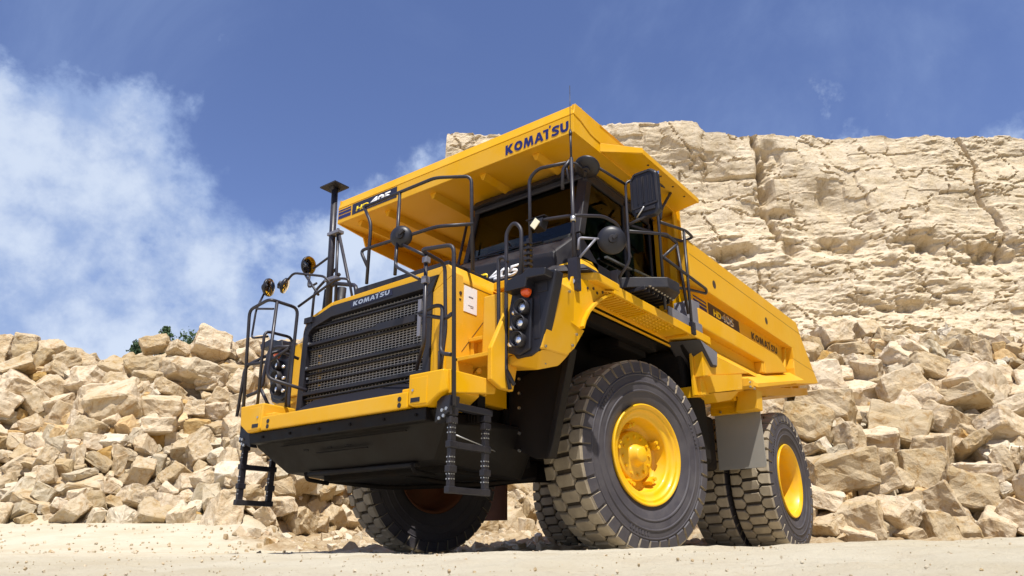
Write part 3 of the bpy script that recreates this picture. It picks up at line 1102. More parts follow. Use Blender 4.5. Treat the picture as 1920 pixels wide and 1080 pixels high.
# ---------------------------------------------------------------- headlamp housings and fender boxes
for s in (1, -1):
    m = MB()
    side = [(x, 1.888 - (2.1 - z) * 0.2124, z) for x, z in ((2.02, 2.10), (1.715, 2.085), (1.65, 1.815), (1.475, 1.805), (1.59, 1.625), (1.68, 1.55), (2.04, 1.535))]
    inn = [(x, 1.15, z) for x, y, z in side]
    vs = [(x, s * y, z) for x, y, z in side + inn]
    n7 = len(side)
    # fan by hand: the outline is concave at its third corner
    fs = [(0, 1, 2), (0, 2, 6), (2, 5, 6), (2, 4, 5), (2, 3, 4)]
    fs += [tuple(i + n7 for i in f[::-1]) for f in fs]
    fs += [(i, i + n7, (i + 1) % n7 + n7, (i + 1) % n7) for i in range(n7)]
    if s < 0:
        fs = [f[::-1] for f in fs]
    m.add(vs, [f[::-1] for f in fs])
    m.hull([(2.04, s * 1.763, 1.533), (1.68, s * 1.766, 1.545), (1.60, s * 1.77, 1.61), (1.72, s * 1.715, 1.465), (1.95, s * 1.665, 1.395), (2.03, s * 1.46, 1.45), (1.68, s * 1.2, 1.50), (2.0, s * 1.2, 1.53), (1.68, s * 1.2, 1.6)])
    m.hull([(1.72, s * 1.87, 2.085), (1.60, s * 1.75, 2.27), (1.60, s * 1.1, 2.27), (2.0, s * 1.45, 2.11), (1.98, s * 1.86, 2.10), (1.72, s * 1.1, 2.0)])
    fb = part(m, 'fender_box', YEL, 0.012)
    m = MB()
    for p in ((1.97, 1.888, 2.06), (1.80, 1.885, 2.05), (1.60, 1.818, 1.74), (1.64, 1.80, 1.64), (2.0, 1.777, 1.56), (1.90, 1.70, 1.455)):
        m.disc((p[0], s * p[1], p[2]), (0, s, -0.1), 0.012, 0.014, 8)
    m.build('bolt', GALV, fb)
    # lamp housing
    out = [(1.395, 1.60), (1.405, 1.93), (1.44, 2.10), (1.50, 2.155), (1.60, 2.165), (1.655, 2.20), (1.885, 2.165), (1.86, 2.05), (1.725, 1.56), (1.70, 1.52), (1.62, 1.49), (1.48, 1.485)]
    out = [(s * (a + 0.04), b) for a, b in out]
    m = MB()
    m.prism('x', out, 1.93, 2.045)
    lh = part(m, 'lamp_housing', PLAS, 0.018)
    m = MB()
    m.prism('x', [(s * 1.480, 2.03), (s * 1.510, 2.13), (s * 1.660, 2.15), (s * 1.720, 2.185), (s * 1.900, 2.15), (s * 1.885, 2.09), (s * 1.710, 2.10), (s * 1.695, 2.03)], 2.045, 2.16)
    m.build('visor', PLAS, lh, 0.01)
    m = MB()
    m.prism('x', [(s * 1.455, 1.54), (s * 1.475, 1.955), (s * 1.70, 1.965), (s * 1.675, 1.54), (s * 1.56, 1.505)], 2.04, 2.072)
    m.build('lamp_panel', PLAS, lh, 0.012)
    m = MB()
    m.box(2.045, 2.052, s * 1.740, s * 1.840, 2.0, 2.08)
    m.box(2.04, 2.049, s * 1.700, s * 1.760, 1.62, 1.98)
    m.build('side_reflector', BLK, lh, 0.004)
    for (yy, zz) in ((1.625, 1.885), (1.602, 1.757), (1.585, 1.622)):
        m = MB()
        Mt = Matrix.Identity(3)
        m.lathe([(0, 0.060), (0.065, 0.066), (0.070, 0.060), (0.0, 0.050)], (2.075, s * yy, zz), 'x', 28)
        pod = m.build('lamp_pod', BLK, lh)
        m = MB()
        m.lathe([(0.018, 0.049), (0.040, 0.034), (0.048, 0.018), (0.050, 0.0001)], (2.07, s * yy, zz), 'x', 24)
        m.build('headlamp', LENS, lh)
    m = MB()
    m.lathe([(0.0, 0.045), (0.035, 0.042), (0.050, 0.028), (0.054, 0.0001)], (2.075, s * 1.655, 2.015), 'x', 24)
    m.build('indicator_lamp', AMBER, lh)
    m = MB()
    for (yy, zz) in ((1.53, 1.86), (1.508, 1.735), (1.492, 1.60)):
        m.lathe([(0, 0.020), (0.02, 0.018), (0.028, 0.0001)], (2.08, s * yy, zz), 'x', 12)
    m.build('highlight_bead', LENS, lh)  # bright beads modelled in place of the highlights beside the lamp pods

# ---------------------------------------------------------------- decks, arches, underside
for s in (1, -1):
    m = MB()
    m.prism('z', [(1.70, s * 1.0), (1.70, s * 1.42), (1.555, s * 1.585), (1.36, s * 1.905), (1.0, s * 1.905), (0.95, s * 1.9), (0.95, s * 1.0)], 2.275, 2.355)
    part(m, 'front_deck', YEL, 0.01)
    m = MB()
    m.prism('z', [(1.35, s * 1.58), (1.08, s * 1.895), (-1.15, s * 1.895), (-1.15, s * 1.60)], 2.245, 2.262)
    m.box(-1.15, 1.06, s * 1.880, s * 1.902, 2.235, 2.325)
    m.box(-1.15, 1.2, s * 1.58, s * 1.60, 2.17, 2.262)
    dk = part(m, 'walkway', YEL, 0.004)
    m = MB()
    for i in range(13):
        x = 1.10 - i * 0.062
        m.box(x - 0.014, x + 0.014, s * (1.63), s * 1.86, 2.228, 2.246)
    m.build('underside_rib', YEL, dk, 0.005, kind='stuff')
    m = MB()
    for i in range(9):
        for j in range(5):
            m.disc((0.30 - i * 0.075 + (j % 2) * 0.035, s * (1.645 + j * 0.052), 2.242), (0, 0, -1), 0.017, 0.012, 10, 0.010)
    m.build('underside_stud', YEL, dk, kind='stuff')
    m = MB()
    m.box(-0.99, -0.97, s * 1.62, s * 1.88, 2.19, 2.244)
    m.box(-0.59, -0.57, s * 1.62, s * 1.88, 2.215, 2.244)
    m.build('underside_gusset', YEL, dk, 0.003)
    # curved arch sheet and its side plate
    arc = [(1.555, 1.795), (1.515, 1.875), (1.445, 1.965), (1.355, 2.045), (1.255, 2.12), (1.145, 2.185), (1.02, 2.235)]
    m = MB()
    m.prism('y', [(1.70, 1.82)] + arc + [(1.02, 2.275), (1.40, 2.275), (1.66, 2.24), (1.74, 2.08)], s * 1.815, s * 1.832)
    for i in range(len(arc) - 1):
        (x0, z0), (x1, z1) = arc[i], arc[i + 1]
        m.add([(x0, s * 1.2, z0), (x1, s * 1.2, z1), (x1, s * 1.870, z1), (x0, s * 1.870, z0), (x0 + 0.01, s * 1.2, z0 + 0.02), (x1 + 0.01, s * 1.2, z1 + 0.02), (x1 + 0.01, s * 1.870, z1 + 0.02), (x0 + 0.01, s * 1.870, z0 + 0.02)],
              [(0, 1, 2, 3), (4, 7, 6, 5), (0, 3, 7, 4), (1, 5, 6, 2), (2, 6, 7, 3), (0, 4, 5, 1)])
    part(m, 'wheel_arch', YEL)
    m = MB()
    for p in ((1.42, 2.20), (1.32, 2.225), (1.26, 2.20), (1.16, 2.235)):
        m.disc((p[0], s * 1.834, p[1]), (0, 1, 0), 0.014, 0.01, 8)
    part(m, 'bolt', BROWNDEC)
    # black rear fender box
    m = MB()
    m.hull([(-0.66, s * 1.58, 2.215), (-0.82, s * 1.9, 2.232), (-1.17, s * 1.9, 1.985), (-1.02, s * 1.60, 1.955), (-1.33, s * 1.9, 2.19), (-1.28, s * 1.9, 2.0), (-1.33, s * 1.5, 2.19), (-1.28, s * 1.5, 1.98)])
    rb = part(m, 'rear_splash_box', BLK, 0.012)
    m = MB()
    m.hull([(-0.835, s * 1.903, 2.225), (-1.31, s * 1.903, 2.175), (-1.27, s * 1.903, 2.015), (-1.15, s * 1.903, 2.0), (-0.85, s * 1.908, 2.215), (-1.30, s * 1.908, 2.17), (-1.265, s * 1.908, 2.02), (-1.16, s * 1.908, 2.01)])
    m.build('side_plate', GREY, rb, 0.003)
    m = MB()
    m.bar((-0.78, s * 1.70, 2.19), (-1.05, s * 1.73, 1.97), 0.05, 0.03)
    m.build('rib', SKID, rb)

m = MB()
m.box(-0.99, -0.12, 1.865, 1.885, 2.33, 2.44)
m.hull([(-0.70, 1.66, 2.33), (-0.70, 1.86, 2.33), (-0.98, 1.86, 2.33), (-0.98, 1.66, 2.33), (-0.76, 1.66, 2.68), (-0.80, 1.86, 2.70), (-1.03, 1.86, 2.72), (-1.03, 1.66, 2.72)])
part(m, 'grey_toe_box', GREY, 0.008)

# black step hanging outside the cab door
m = MB()
top = [(0.55, 1.60), (0.44, 1.80), (0.24, 2.06), (0.0, 2.075), (-0.15, 1.95), (-0.30, 1.60)]
m.prism('z', top, 2.50, 2.61)
for i in range(7):
    x = 0.42 - i * 0.09
    m.box(x - 0.012, x + 0.012, 1.62, 1.90, 2.455, 2.5)
m.box(-0.22, 0.5, 1.62, 1.64, 2.36, 2.52)
m.tube([(0.3, 1.62, 2.30), (0.3, 1.62, 2.5)], 0.03)
ds = part(m, 'door_step', BLK, 0.008)
m = MB()
for i in range(9):
    for j in range(5):
        m.disc((0.38 - i * 0.065 - (j % 2) * 0.03, 1.67 + j * 0.065, 2.497), (0, 0, -1), 0.016, 0.012, 8, 0.008)
m.build('grip_stud', WIRE, ds, kind='stuff')

# ---------------------------------------------------------------- cab
m = MB()
m.hull([(1.30, 0.08, 2.30), (1.30, 1.42, 2.30), (1.30, 0.10, 2.80), (1.30, 1.40, 2.70), (1.05, 0.05, 2.985), (1.05, 1.50, 2.93), (1.0, 0.05, 2.3), (1.0, 1.52, 2.3)])
cw = part(m, 'cowl', BLK, 0.015)
text('model_letters', 'HD', (1.302, 0.42, 2.572), (0, 1, 0.0), (0, 0.3, 1), 0.17, 0.10, YDEC, cw, bold=0.04, off=0.004)
text('model_number', '405', (1.302, 0.61, 2.560), (0, 1, 0.0), (0, 0.3, 1), 0.36, 0.120, WHITE, cw, bold=0.05, off=0.004)
cab = empty('cab', (0, 0, 0), truck)
FB, FT = 2.96, 3.66          # glass bottom and top


def fx(z):                    # leaning front plane
    return 1.045 - (z - FB) * 0.27


m = MB()
def pillar(y0, y1, x_in=0.10):
    m.hull([(fx(FB), y0, FB), (fx(FB), y1, FB), (fx(FB) - x_in, y0, FB), (fx(FB) - x_in, y1, FB), (fx(3.72), y0, 3.72), (fx(3.72), y1, 3.72), (fx(3.72) - x_in, y0, 3.72), (fx(3.72) - x_in, y1, 3.72)])
pillar(0.03, 0.10)
pillar(1.43, 1.545)
m.box(-0.62, 1.045, 1.50, 1.55, 2.35, 2.72)      # door side lower panel
m.box(-0.62, 1.045, 0.03, 0.08, 2.35, 2.98)
m.box(-0.62, 0.1, 0.03, 0.08, 2.98, 3.66)
m.box(0.1, 0.86, 0.03, 0.08, 3.55, 3.70)
m.box(-0.62, -0.50, 0.03, 1.55, 2.35, 3.70)      # back wall
m.box(0.05, 0.12, 1.50, 1.55, 2.70, 3.66)        # middle pillar
m.box(-0.62, -0.52, 1.50, 1.55, 2.70, 3.66)
m.box(-0.62, 0.88, 1.50, 1.55, 3.60, 3.70)
m.hull([(1.045, 1.50, 2.95), (1.045, 1.55, 2.95), (1.045, 1.50, 2.5), (1.045, 1.55, 2.5), (0.72, 1.50, 2.72), (0.72, 1.55, 2.72), (0.72, 1.50, 2.5), (0.72, 1.55, 2.5)])
m.box(-0.62, 1.0, 0.03, 1.55, 2.33, 2.40)
m.build('cab_frame', BLK, cab, 0.01)
m = MB()
m.hull([(0.93, 0.02, 3.70), (0.93, 1.56, 3.70), (-0.66, 0.02, 3.70), (-0.66, 1.56, 3.70), (0.86, 0.05, 3.80), (0.86, 1.5, 3.80), (-0.6, 0.05, 3.80), (-0.6, 1.5, 3.80)])
m.box(fx(3.66) - 0.02, fx(3.66) + 0.015, 0.05, 1.5, 3.64, 3.71)
m.build('cab_roof', BLK, cab, 0.015)
m = MB()
m.hull([(fx(FB) - 0.03, 0.09, FB), (fx(FB) - 0.03, 1.45, FB), (fx(FT) - 0.03, 0.09, FT), (fx(FT) - 0.03, 1.45, FT), (fx(FB) - 0.022, 0.09, FB), (fx(FB) - 0.022, 1.45, FB), (fx(FT) - 0.022, 0.09, FT), (fx(FT) - 0.022, 1.45, FT)])
m.build('windscreen', GLASSF, cab)
m = MB()
m.prism('y', [(0.98, 2.94), (0.74, 2.73), (0.125, 2.73), (0.125, 3.6), (0.82, 3.6)], 1.522, 1.53)
m.build('door_window', GLASS, cab)
m = MB()
m.prism('y', [(0.045, 2.73), (-0.515, 2.73), (-0.515, 3.6), (0.045, 3.6)], 1.522, 1.53)
m.build('rear_side_window', GLASS, cab)
m = MB()
m.prism('y', [(0.98, 2.98), (0.1, 2.98), (0.1, 3.55), (0.84, 3.55)], 0.05, 0.058)
m.build('far_side_window', GLASS, cab)
m = MB()
m.box(-0.48, 0.80, 0.10, 1.48, 3.60, 3.64)
m.box(-0.49, -0.44, 0.10, 1.48, 2.42, 3.60)
m.build('cab_lining', INT, cab)
m = MB()
m.box(0.86, 1.03, 0.10, 1.44, 2.90, 2.985)
m.box(0.80, 1.0, 0.5, 1.2, 2.93, 3.05)
m.build('dashboard', INT, cab, 0.02)
m = MB()
m.box(-0.1, 0.35, 0.55, 1.1, 2.75, 2.95)
m.hull([(-0.1, 0.57, 2.9), (-0.1, 1.08, 2.9), (-0.22, 0.6, 3.5), (-0.22, 1.05, 3.5), (0.0, 0.57, 2.9), (0.0, 1.08, 2.9), (-0.12, 0.6, 3.5), (-0.12, 1.05, 3.5)])
m.build('driver_seat', INT, cab, 0.03)
m = MB()
wc = Vector((0.68, 0.85, 3.10))
pts = [wc + Vector((0.10 * math.sin(t) * 0.5, 0.21 * math.cos(t), 0.21 * math.sin(t) * 0.85)) for t in [2 * math.pi * i / 20 for i in range(21)]]
m.tube(pts, 0.016, 8, 0)
m.tube([wc, (0.85, 0.85, 2.95)], 0.03, 8)
m.build('steering_wheel', INT, cab)
m = MB()
m.tube([(1.045, 0.55, 2.97), (1.035, 0.2, 3.02), (1.0, 0.15, 3.3)], 0.010, 6, 0.02)
m.tube([(1.045, 1.1, 2.97), (1.03, 0.7, 3.0), (0.99, 0.62, 3.1)], 0.010, 6, 0.02)
m.bar((1.04, 0.14, 3.01), (1.03, 0.75, 3.01), 0.02, 0.012)
m.build('wiper', BLK, cab)
m = MB()
m.tube([(1.14, -0.02, 2.62), (0.86, -0.08, 3.55)], 0.016, 8)
m.tube([(1.18, -0.05, 2.55), (1.12, -0.18, 2.85), (1.05, -0.16, 3.0), (1.0, -0.06, 3.0)], 0.012, 8, 0.03)
m.build('grab_bar', RAIL, cab)
m = MB()
m.bar((0.60, 1.57, 2.83), (0.06, 1.57, 2.86), 0.03, 0.02)
m.bar((-0.02, 1.57, 2.88), (-0.35, 1.60, 2.88), 0.02, 0.02)
m.build('door_handle', GALV, cab)
# yellow cover and black collar on the near deck corner
m = MB()
m.hull([(1.66, 1.50, 2.355), (1.45, 1.88, 2.355), (1.05, 1.88, 2.355), (1.05, 1.45, 2.355), (1.55, 1.55, 2.44), (1.42, 1.80, 2.44), (1.05, 1.80, 2.44), (1.05, 1.45, 2.44)])
part(m, 'deck_collar', BLK, 0.006)
m = MB()
m.hull([(1.52, 1.57, 2.44), (1.40, 1.78, 2.44), (1.08, 1.78, 2.44), (1.08, 1.5, 2.44), (1.30, 1.70, 2.56), (1.10, 1.70, 2.58), (1.10, 1.55, 2.56)])
part(m, 'deck_cover', YEL, 0.006)

# ---------------------------------------------------------------- canopy and body
XF = 1.40
m = MB()
m.box(-0.90, XF - 0.012, -1.733, 1.733, 3.838, 3.858)
part(m, 'canopy_plate', YEL)
m = MB()
m.prism('y', [(XF, 3.832), (XF, 4.030), (XF - 0.03, 4.030), (XF - 0.03, 3.832)], -1.736, 1.736)
fa = part(m, 'canopy_front', YEL, 0.004)
m = MB()
m.prism('y', [(XF + 0.004, 4.038), (XF - 0.035, 4.16), (XF - 0.16, 4.175), (XF - 0.16, 4.03), (XF - 0.03, 4.026)], -1.742, 1.742)
m.build('top_lip', YEL, fa, 0.006)
W0 = 3.855
logo((XF, 0.905, W0 + 0.008), (0, 1, 0), (0, 0, 1), 0.775, 0.112, NAVY, fa, 0.004)
m = MB()
m.box(XF, XF + 0.003, -1.470, -0.695, 3.880, 4.022)
dc = m.build('model_decal', DECAL, fa)
text('model_letters', 'HD', (XF + 0.003, -1.40, 3.905), (0, 1, 0), (0, 0.25, 1), 0.22, 0.065, YDEC, fa, bold=0.03, off=0.003)
text('model_number', '405', (XF + 0.003, -1.16, 3.905), (0, 1, 0), (0, 0.3, 1), 0.34, 0.095, WHITE, fa, bold=0.05, off=0.003)
m = MB()
for (z0, z1) in ((3.886, 3.930), (3.945, 3.978), (3.992, 4.010)):
    m.box(XF, XF + 0.003, -1.725, -1.495, z0, z1)
m.build('stripe', NAVY, fa)
# side plates of the canopy
m = MB()
m.prism('y', [(XF - 0.012, 3.835), (XF - 0.012, 4.15), (-0.9, 4.15), (-0.9, 3.2), (-0.78, 3.42), (-0.80, 3.835)], 1.716, 1.735)
part(m, 'canopy_side', YEL)
m = MB()
m.prism('y', [(XF - 0.012, 3.832), (XF - 0.012, 4.15), (-0.9, 4.15), (-0.9, 3.50), (0.0, 3.63), (0.94, 3.682), (0.985, 3.79)], -1.735, -1.716)
part(m, 'canopy_side', YEL)
for s in (1, -1):
    m = MB()
    c = [(XF, 4.035), (1.28, 4.02), (1.20, 3.99), (1.10, 3.955), (1.0, 3.945), (0.9, 3.942)]
    m.prism('y', c + [(0.9, 4.155), (-0.2, 4.165), (XF - 0.03, 4.165)], s * 1.735, s * 1.743)
    part(m, 'side_lip', YEL, 0.003)
m = MB()
m.box(-0.9, XF - 0.1, -1.73, 1.73, 4.150, 4.166)
part(m, 'canopy_top', YEL)
for y in (-1.45, -0.97, -0.23, 0.5, 1.2):
    m = MB()
    m.prism('x', [(y - 0.045, 3.838), (y + 0.045, 3.838), (y + 0.012, 3.765), (y - 0.012, 3.765)], -0.88, 1.28)
    part(m, 'canopy_rib', YEL, 0.004)
# guard over the cab door side
m = MB()
m.prism('z', [(0.90, 1.737), (0.58, 2.05), (-0.80, 2.05), (-0.88, 1.737)], 3.855, 3.872)
m.add([(0.905, 1.737, 3.845), (0.585, 2.055, 3.865), (0.585, 2.055, 3.925), (0.905, 1.737, 3.945), (0.89, 1.737, 3.845), (0.57, 2.045, 3.865), (0.57, 2.045, 3.925), (0.89, 1.737, 3.945)],
      [(0, 1, 2, 3), (4, 7, 6, 5), (3, 2, 6, 7), (0, 4, 5, 1)])
m.box(-0.81, 0.58, 2.04, 2.056, 3.85, 3.912)
m.box(-0.80, 0.58, 1.737, 2.05, 3.900, 3.910)
part(m, 'cab_guard', YEL, 0.004)
m = MB()
for x in (0.35, 0.05, -0.25, -0.55):
    m.disc((x, 1.99, 3.853), (0, 0, -1), 0.012, 0.01, 8)
part(m, 'bolt', BROWNDEC)

# body shell
def zb(x, off=0.0):
    return 1.645 + 0.197 * (-0.95 - x) + off


TAIL = -5.72
m = MB()
m.prism('y', [(-0.93, zb(-0.93) - 0.02), (-0.93, zb(-0.93) + 0.10), (-5.62, zb(-5.62) - 0.06), (-5.62, zb(-5.62) - 0.17)], -1.72, 1.72)
part(m, 'body_floor', YEL)
m = MB()
m.box(-0.93, -0.90, -1.76, 1.76, 2.35, 4.15)
fwall = part(m, 'body_front_wall', YEL)
m = MB()
for y in (1.48, 1.66, -1.5, 0.0, -0.8, 0.8):
    m = MB()
    m.prism('z', [(-0.90, y - 0.06), (-0.82, y - 0.04), (-0.82, y + 0.04), (-0.90, y + 0.06)], 2.4, 3.75)
    m.build('stiffener', YEL, fwall, 0.004)
for i in range(8):
    x = -2.25 - i * 0.42
    m = MB()
    m.prism('y', [(x, zb(x) + 0.0), (x - 0.10, zb(x - 0.1) + 0.0), (x - 0.10, zb(x) - 0.10), (x, zb(x) - 0.12)], -1.70, 1.70)
    part(m, 'cross_bearer', YEL)
for s in (1, -1):
    w = MB()
    w.prism('y', [(-0.90, zb(-0.9)), (-0.90, 3.42), (-4.90, 3.42), (-5.08, 3.19), (TAIL + 0.02, zb(TAIL))], s * 1.735, s * 1.758)
    wall = part(w, 'body_side', YEL, label='body side panel on the cab side' if s > 0 else None)
    yo0, yo1 = s * 1.755, s * 1.880
    m = MB()
    m.prism('y', [(-0.80, 2.920), (-0.78, 3.422), (-4.914, 3.422), (-5.093, 3.187), (-5.718, 2.585), (-5.60, 2.555), (-4.46, zb(-4.46) + 0.02), (-4.46, 2.60), (-4.50, 2.75), (-4.485, 2.920)], yo0, yo1)
    m.build('top_rail', YEL, wall, 0.014)
    m = MB()
    m.box(-5.16, -0.80, s * 1.878, s * 1.8815, 3.254, 3.258)
    m.box(-5.60, -4.47, s * 1.878, s * 1.8815, 2.745, 2.748)
    m.build('weld_seam', BROWNDEC, wall)
    for x in (-1.50, -3.38):
        m = MB()
        m.disc((x, s * 1.880, 3.077), (0, s, 0), 0.052, 0.004, 24)
        ho = m.build('rail_hole', BROWNDEC, wall)
    # rib between the two pockets
    m = MB()
    m.prism('y', [(-0.95, 2.42), (-0.95, 2.64), (-3.72, 2.64), (-3.90, 2.60), (-4.02, 2.53), (-4.10, zb(-4.10) + 0.20), (-3.10, zb(-3.10) + 0.20), (-3.10, 2.42)], yo0, s * 1.872)
    m.build('middle_rib', YEL, wall, 0.012)
    m = MB()
    m.prism('y', [(-0.95, 1.84), (-0.95, 2.147), (-2.45, 2.149)], yo0, s * 1.868)
    m.build('lower_panel', YEL, wall, 0.010)
    # sloped fill in the lower pocket
    m = MB()
    m.prism('x', [(s * 1.756, 2.15), (s * 1.866, 2.15), (s * 1.756, 2.30)], -3.09, -0.97)
    m.build('pocket_slope', YEL, wall)
    m = MB()
    m.prism('y', [(-3.10, 2.42), (-3.10, zb(-3.1) + 0.2), (-3.02, zb(-3.1) + 0.2), (-3.02, 2.42)], yo0, s * 1.86)
    m.build('pocket_end', YEL, wall, 0.01)
    m = MB()
    m.prism('y', [(-4.25, 2.56), (-4.33, 2.56), (-4.44, 2.915), (-4.38, 2.915)], yo0, s * 1.80)
    m.build('pocket_end', YEL, wall, 0.01)
    # bottom band
    m = MB()
    m.prism('y', [(-1.06, zb(-1.06) + 0.20), (-2.10, zb(-2.1) + 0.20), (-2.06, zb(-2.06) + 0.012), (-1.18, zb(-1.18) + 0.005)], s * 1.70, s * 1.892)
    m.build('body_foot', YEL, wall, 0.006)
    m = MB()
    m.prism('y', [(-1.0, zb(-1.0) - 0.01), (-1.0, zb(-1.0) + 0.195), (-4.48, zb(-4.48) + 0.195), (-5.55, 2.56), (-5.60, zb(-5.6) - 0.005)], s * 1.70, s * 1.80)
    m.build('bottom_rail', YEL, wall, 0.008)
    # sloping ledge over the rear wheels
    m = MB()
    P = [(-2.12, 1.80, zb(-2.12) + 0.20), (-4.45, 1.80, zb(-4.45) + 0.20), (-4.80, 1.90, zb(-4.8) + 0.065), (-2.61, 1.90, zb(-2.61) + 0.065), (-2.30, 1.99, zb(-2.30) + 0.055), (-4.45, 1.99, zb(-4.45) + 0.05)]
    a, b2, c2, d2 = (-2.12, 1.80, zb(-2.12) + 0.205), (-4.46, 1.80, zb(-4.46) + 0.205), (-4.44, 2.00, zb(-4.44) + 0.065), (-2.31, 2.00, zb(-2.31) + 0.065)
    vs = [(p[0], s * p[1], p[2]) for p in (a, b2, c2, d2)] + [(p[0], s * p[1], p[2] - t) for p, t in zip((a, b2, c2, d2), (0.03, 0.03, 0.035, 0.05))]
    m.add(vs, [(0, 1, 2, 3), (7, 6, 5, 4), (3, 2, 6, 7), (0, 3, 7, 4), (1, 5, 6, 2), (0, 4, 5, 1)])
    m.box(-2.32, -2.10, s * 1.80, s * 1.96, zb(-2.3) + 0.01, zb(-2.3) + 0.10)
    m.build('tyre_ledge', YEL, wall)
    m = MB()
    for p in ((-2.14, 1.965, zb(-2.2) + 0.075), (-2.14, 1.965, zb(-2.2) + 0.02), (-2.28, 1.965, zb(-2.2) + 0.02)):
        m.disc((p[0], s * p[1], p[2]), (0, s, 0), 0.014, 0.02, 8)
    m.build('bolt', GALV, wall)
    # under the foot
    m = MB()
    m.hull([(-1.2, s * 1.86, zb(-1.2) + 0.0), (-2.05, s * 1.86, zb(-2.05) + 0.0), (-1.2, s * 1.35, zb(-1.2) + 0.0), (-2.05, s * 1.35, zb(-2.05)), (-1.5, s * 1.78, zb(-1.5) - 0.11), (-1.95, s * 1.78, zb(-1.95) - 0.10), (-1.5, s * 1.35, zb(-1.5) - 0.11), (-1.95, s * 1.35, zb(-1.95) - 0.11)])
    m.build('foot_underside', YEL, wall, 0.006)
    # decals in the upper pocket
    if s > 0:
        X, Y = (-1, 0, 0), (0, 0, 1)
        m = MB()
        m.box(-2.575, -1.545, 1.757, 1.7605, 2.735, 2.888)
        m.build('model_decal', BROWNDEC, wall)
        text('model_letters', 'HD', (-1.70, 1.7605, 2.755), X, (0, 0, 1), 0.24, 0.085, YDEC, wall, bold=0.03, off=0.003)
        text('model_number', '405', (-1.96, 1.7605, 2.755), X, (0, 0, 1), 0.42, 0.112, SILV, wall, bold=0.04, off=0.003)
        logo((-3.03, 1.758, 2.755), X, (0, 0, 1), 1.09, 0.105, BROWNDEC, wall, 0.003)
        m = MB()
        for (z0, z1) in ((2.742, 2.778), (2.795, 2.822), (2.845, 2.865)):
            m.box(-1.49, -1.10, 1.757, 1.7605, z0, z1)
        m.build('stripe', NAVY, wall)
    # bracket and flap in front of the rear wheels
    m = MB()
    m.hull([(-2.38, s * 1.72, 1.93), (-2.38, s * 1.955, 1.925), (-2.38, s * 1.94, 1.68), (-2.38, s * 1.66, 1.67), (-2.58, s * 1.72, 1.93), (-2.58, s * 1.955, 1.925), (-2.58, s * 1.94, 1.68), (-2.58, s * 1.66, 1.67)])
    m.box(-2.58, -2.50, s * 1.28, s * 1.93, 1.675, 1.775)
    m.box(-2.60, -2.48, s * 1.30, s * 1.72, 1.76, 1.86)
    br = part(m, 'flap_bracket', YEL, 0.006)
    m = MB()
    for y in (1.42, 1.68, 1.89):
        m.disc((-2.495, s * y, 1.705), (1, 0, 0), 0.016, 0.02, 8)
    m.build('bolt', GALV, br)
    m = MB()
    m.prism('x', [(s * 1.30, 1.70), (s * 1.90, 1.70), (s * 1.905, 1.03), (s * 1.885, 0.99), (s * 1.29, 0.985)], -2.60, -2.585)
    part(m, 'rear_mudflap', FLAP, 0.003, label='grey rubber flap before the rear wheel' if s > 0 else None)

# ---------------------------------------------------------------- ladders of hinged links
for s in (1, -1):
    lad = empty('ladder', (0, 0, 0), truck)
    X0, X1 = 2.556, 2.165
    if s < 0:
        X1 = 2.24
    y = s * 1.31
    for X in (X0, X1):
        m = MB()
        m.box(X - 0.028, X + 0.028, y - 0.018, y + 0.018, 0.45, 1.02)
        m.build('stile', BLK, lad, 0.004)
        for z in (0.455, 0.60, 0.775, 0.95, 1.01):
            m = MB()
            m.box(X - 0.042, X + 0.042, y - 0.024, y + 0.024, z - 0.025, z + 0.025)
            m.build('link_joint', BLK, lad, 0.006)
        for z in (0.53, 0.565, 0.65, 0.685, 0.86, 0.895, 0.93):
            m = MB()
            for dx in (-0.013, 0.013):
                m.disc((X + dx, y + s * 0.018, z), (0, 1, 0), 0.0055, 0.012, 6)
                m.disc((X + 0.028, y + dx, z), (1, 0, 0), 0.0055, 0.01, 6)
            m.build('rivet', GALV, lad)
    for z in (0.455, 0.775):
        m = MB()
        m.box(X1, X0, y - 0.022, y + 0.022, z - 0.024, z + 0.022)
        m.build('rung', BLK, lad, 0.004)
    m = MB()
    m.box(X1 - 0.06, X0 + 0.02, s * 1.27, s * 1.335, 1.035, 1.085)
    m.hull([(X0 + 0.06, s * 1.34, 1.13), (X0 - 0.05, s * 1.34, 1.13), (X0 + 0.05, s * 1.20, 1.13), (X0 + 0.07, s * 1.33, 1.0), (X0 - 0.05, s * 1.33, 1.0), (X0 + 0.04, s * 1.17, 0.94), (X0 - 0.04, s * 1.17, 0.94), (X0 + 0.05, s * 1.20, 1.06)])
    m.build('hanger', PLAS, lad, 0.006)
    m = MB()
    for p in ((0.065, 1.31, 1.03), (0.068, 1.27, 1.02), (0.062, 1.28, 0.98), (0.065, 1.24, 0.965)):
        m.disc((X0 + p[0], s * p[1], p[2]), (1, 0, 0), 0.013, 0.014, 8)
    m.build('bolt', GALV, lad)
    if s > 0:
        m = MB()
        m.tube([(X0 - 0.02, y - 0.02, 0.86), (X1, y - 0.01, 0.80), (X1 - 0.22, y - 0.08, 0.79)], 0.005, 6, 0.02)
        m.build('cable', GALV, lad)

# ---------------------------------------------------------------- hand rails
def rail(paths, r=0.0165, name='handrail', mat=RAIL, parent=None, fillet=0.07, **kw):
    m = MB()
    for p in paths:
        m.tube(p, r, 12, fillet)
    return part(m, name, mat, 0, parent, **kw)


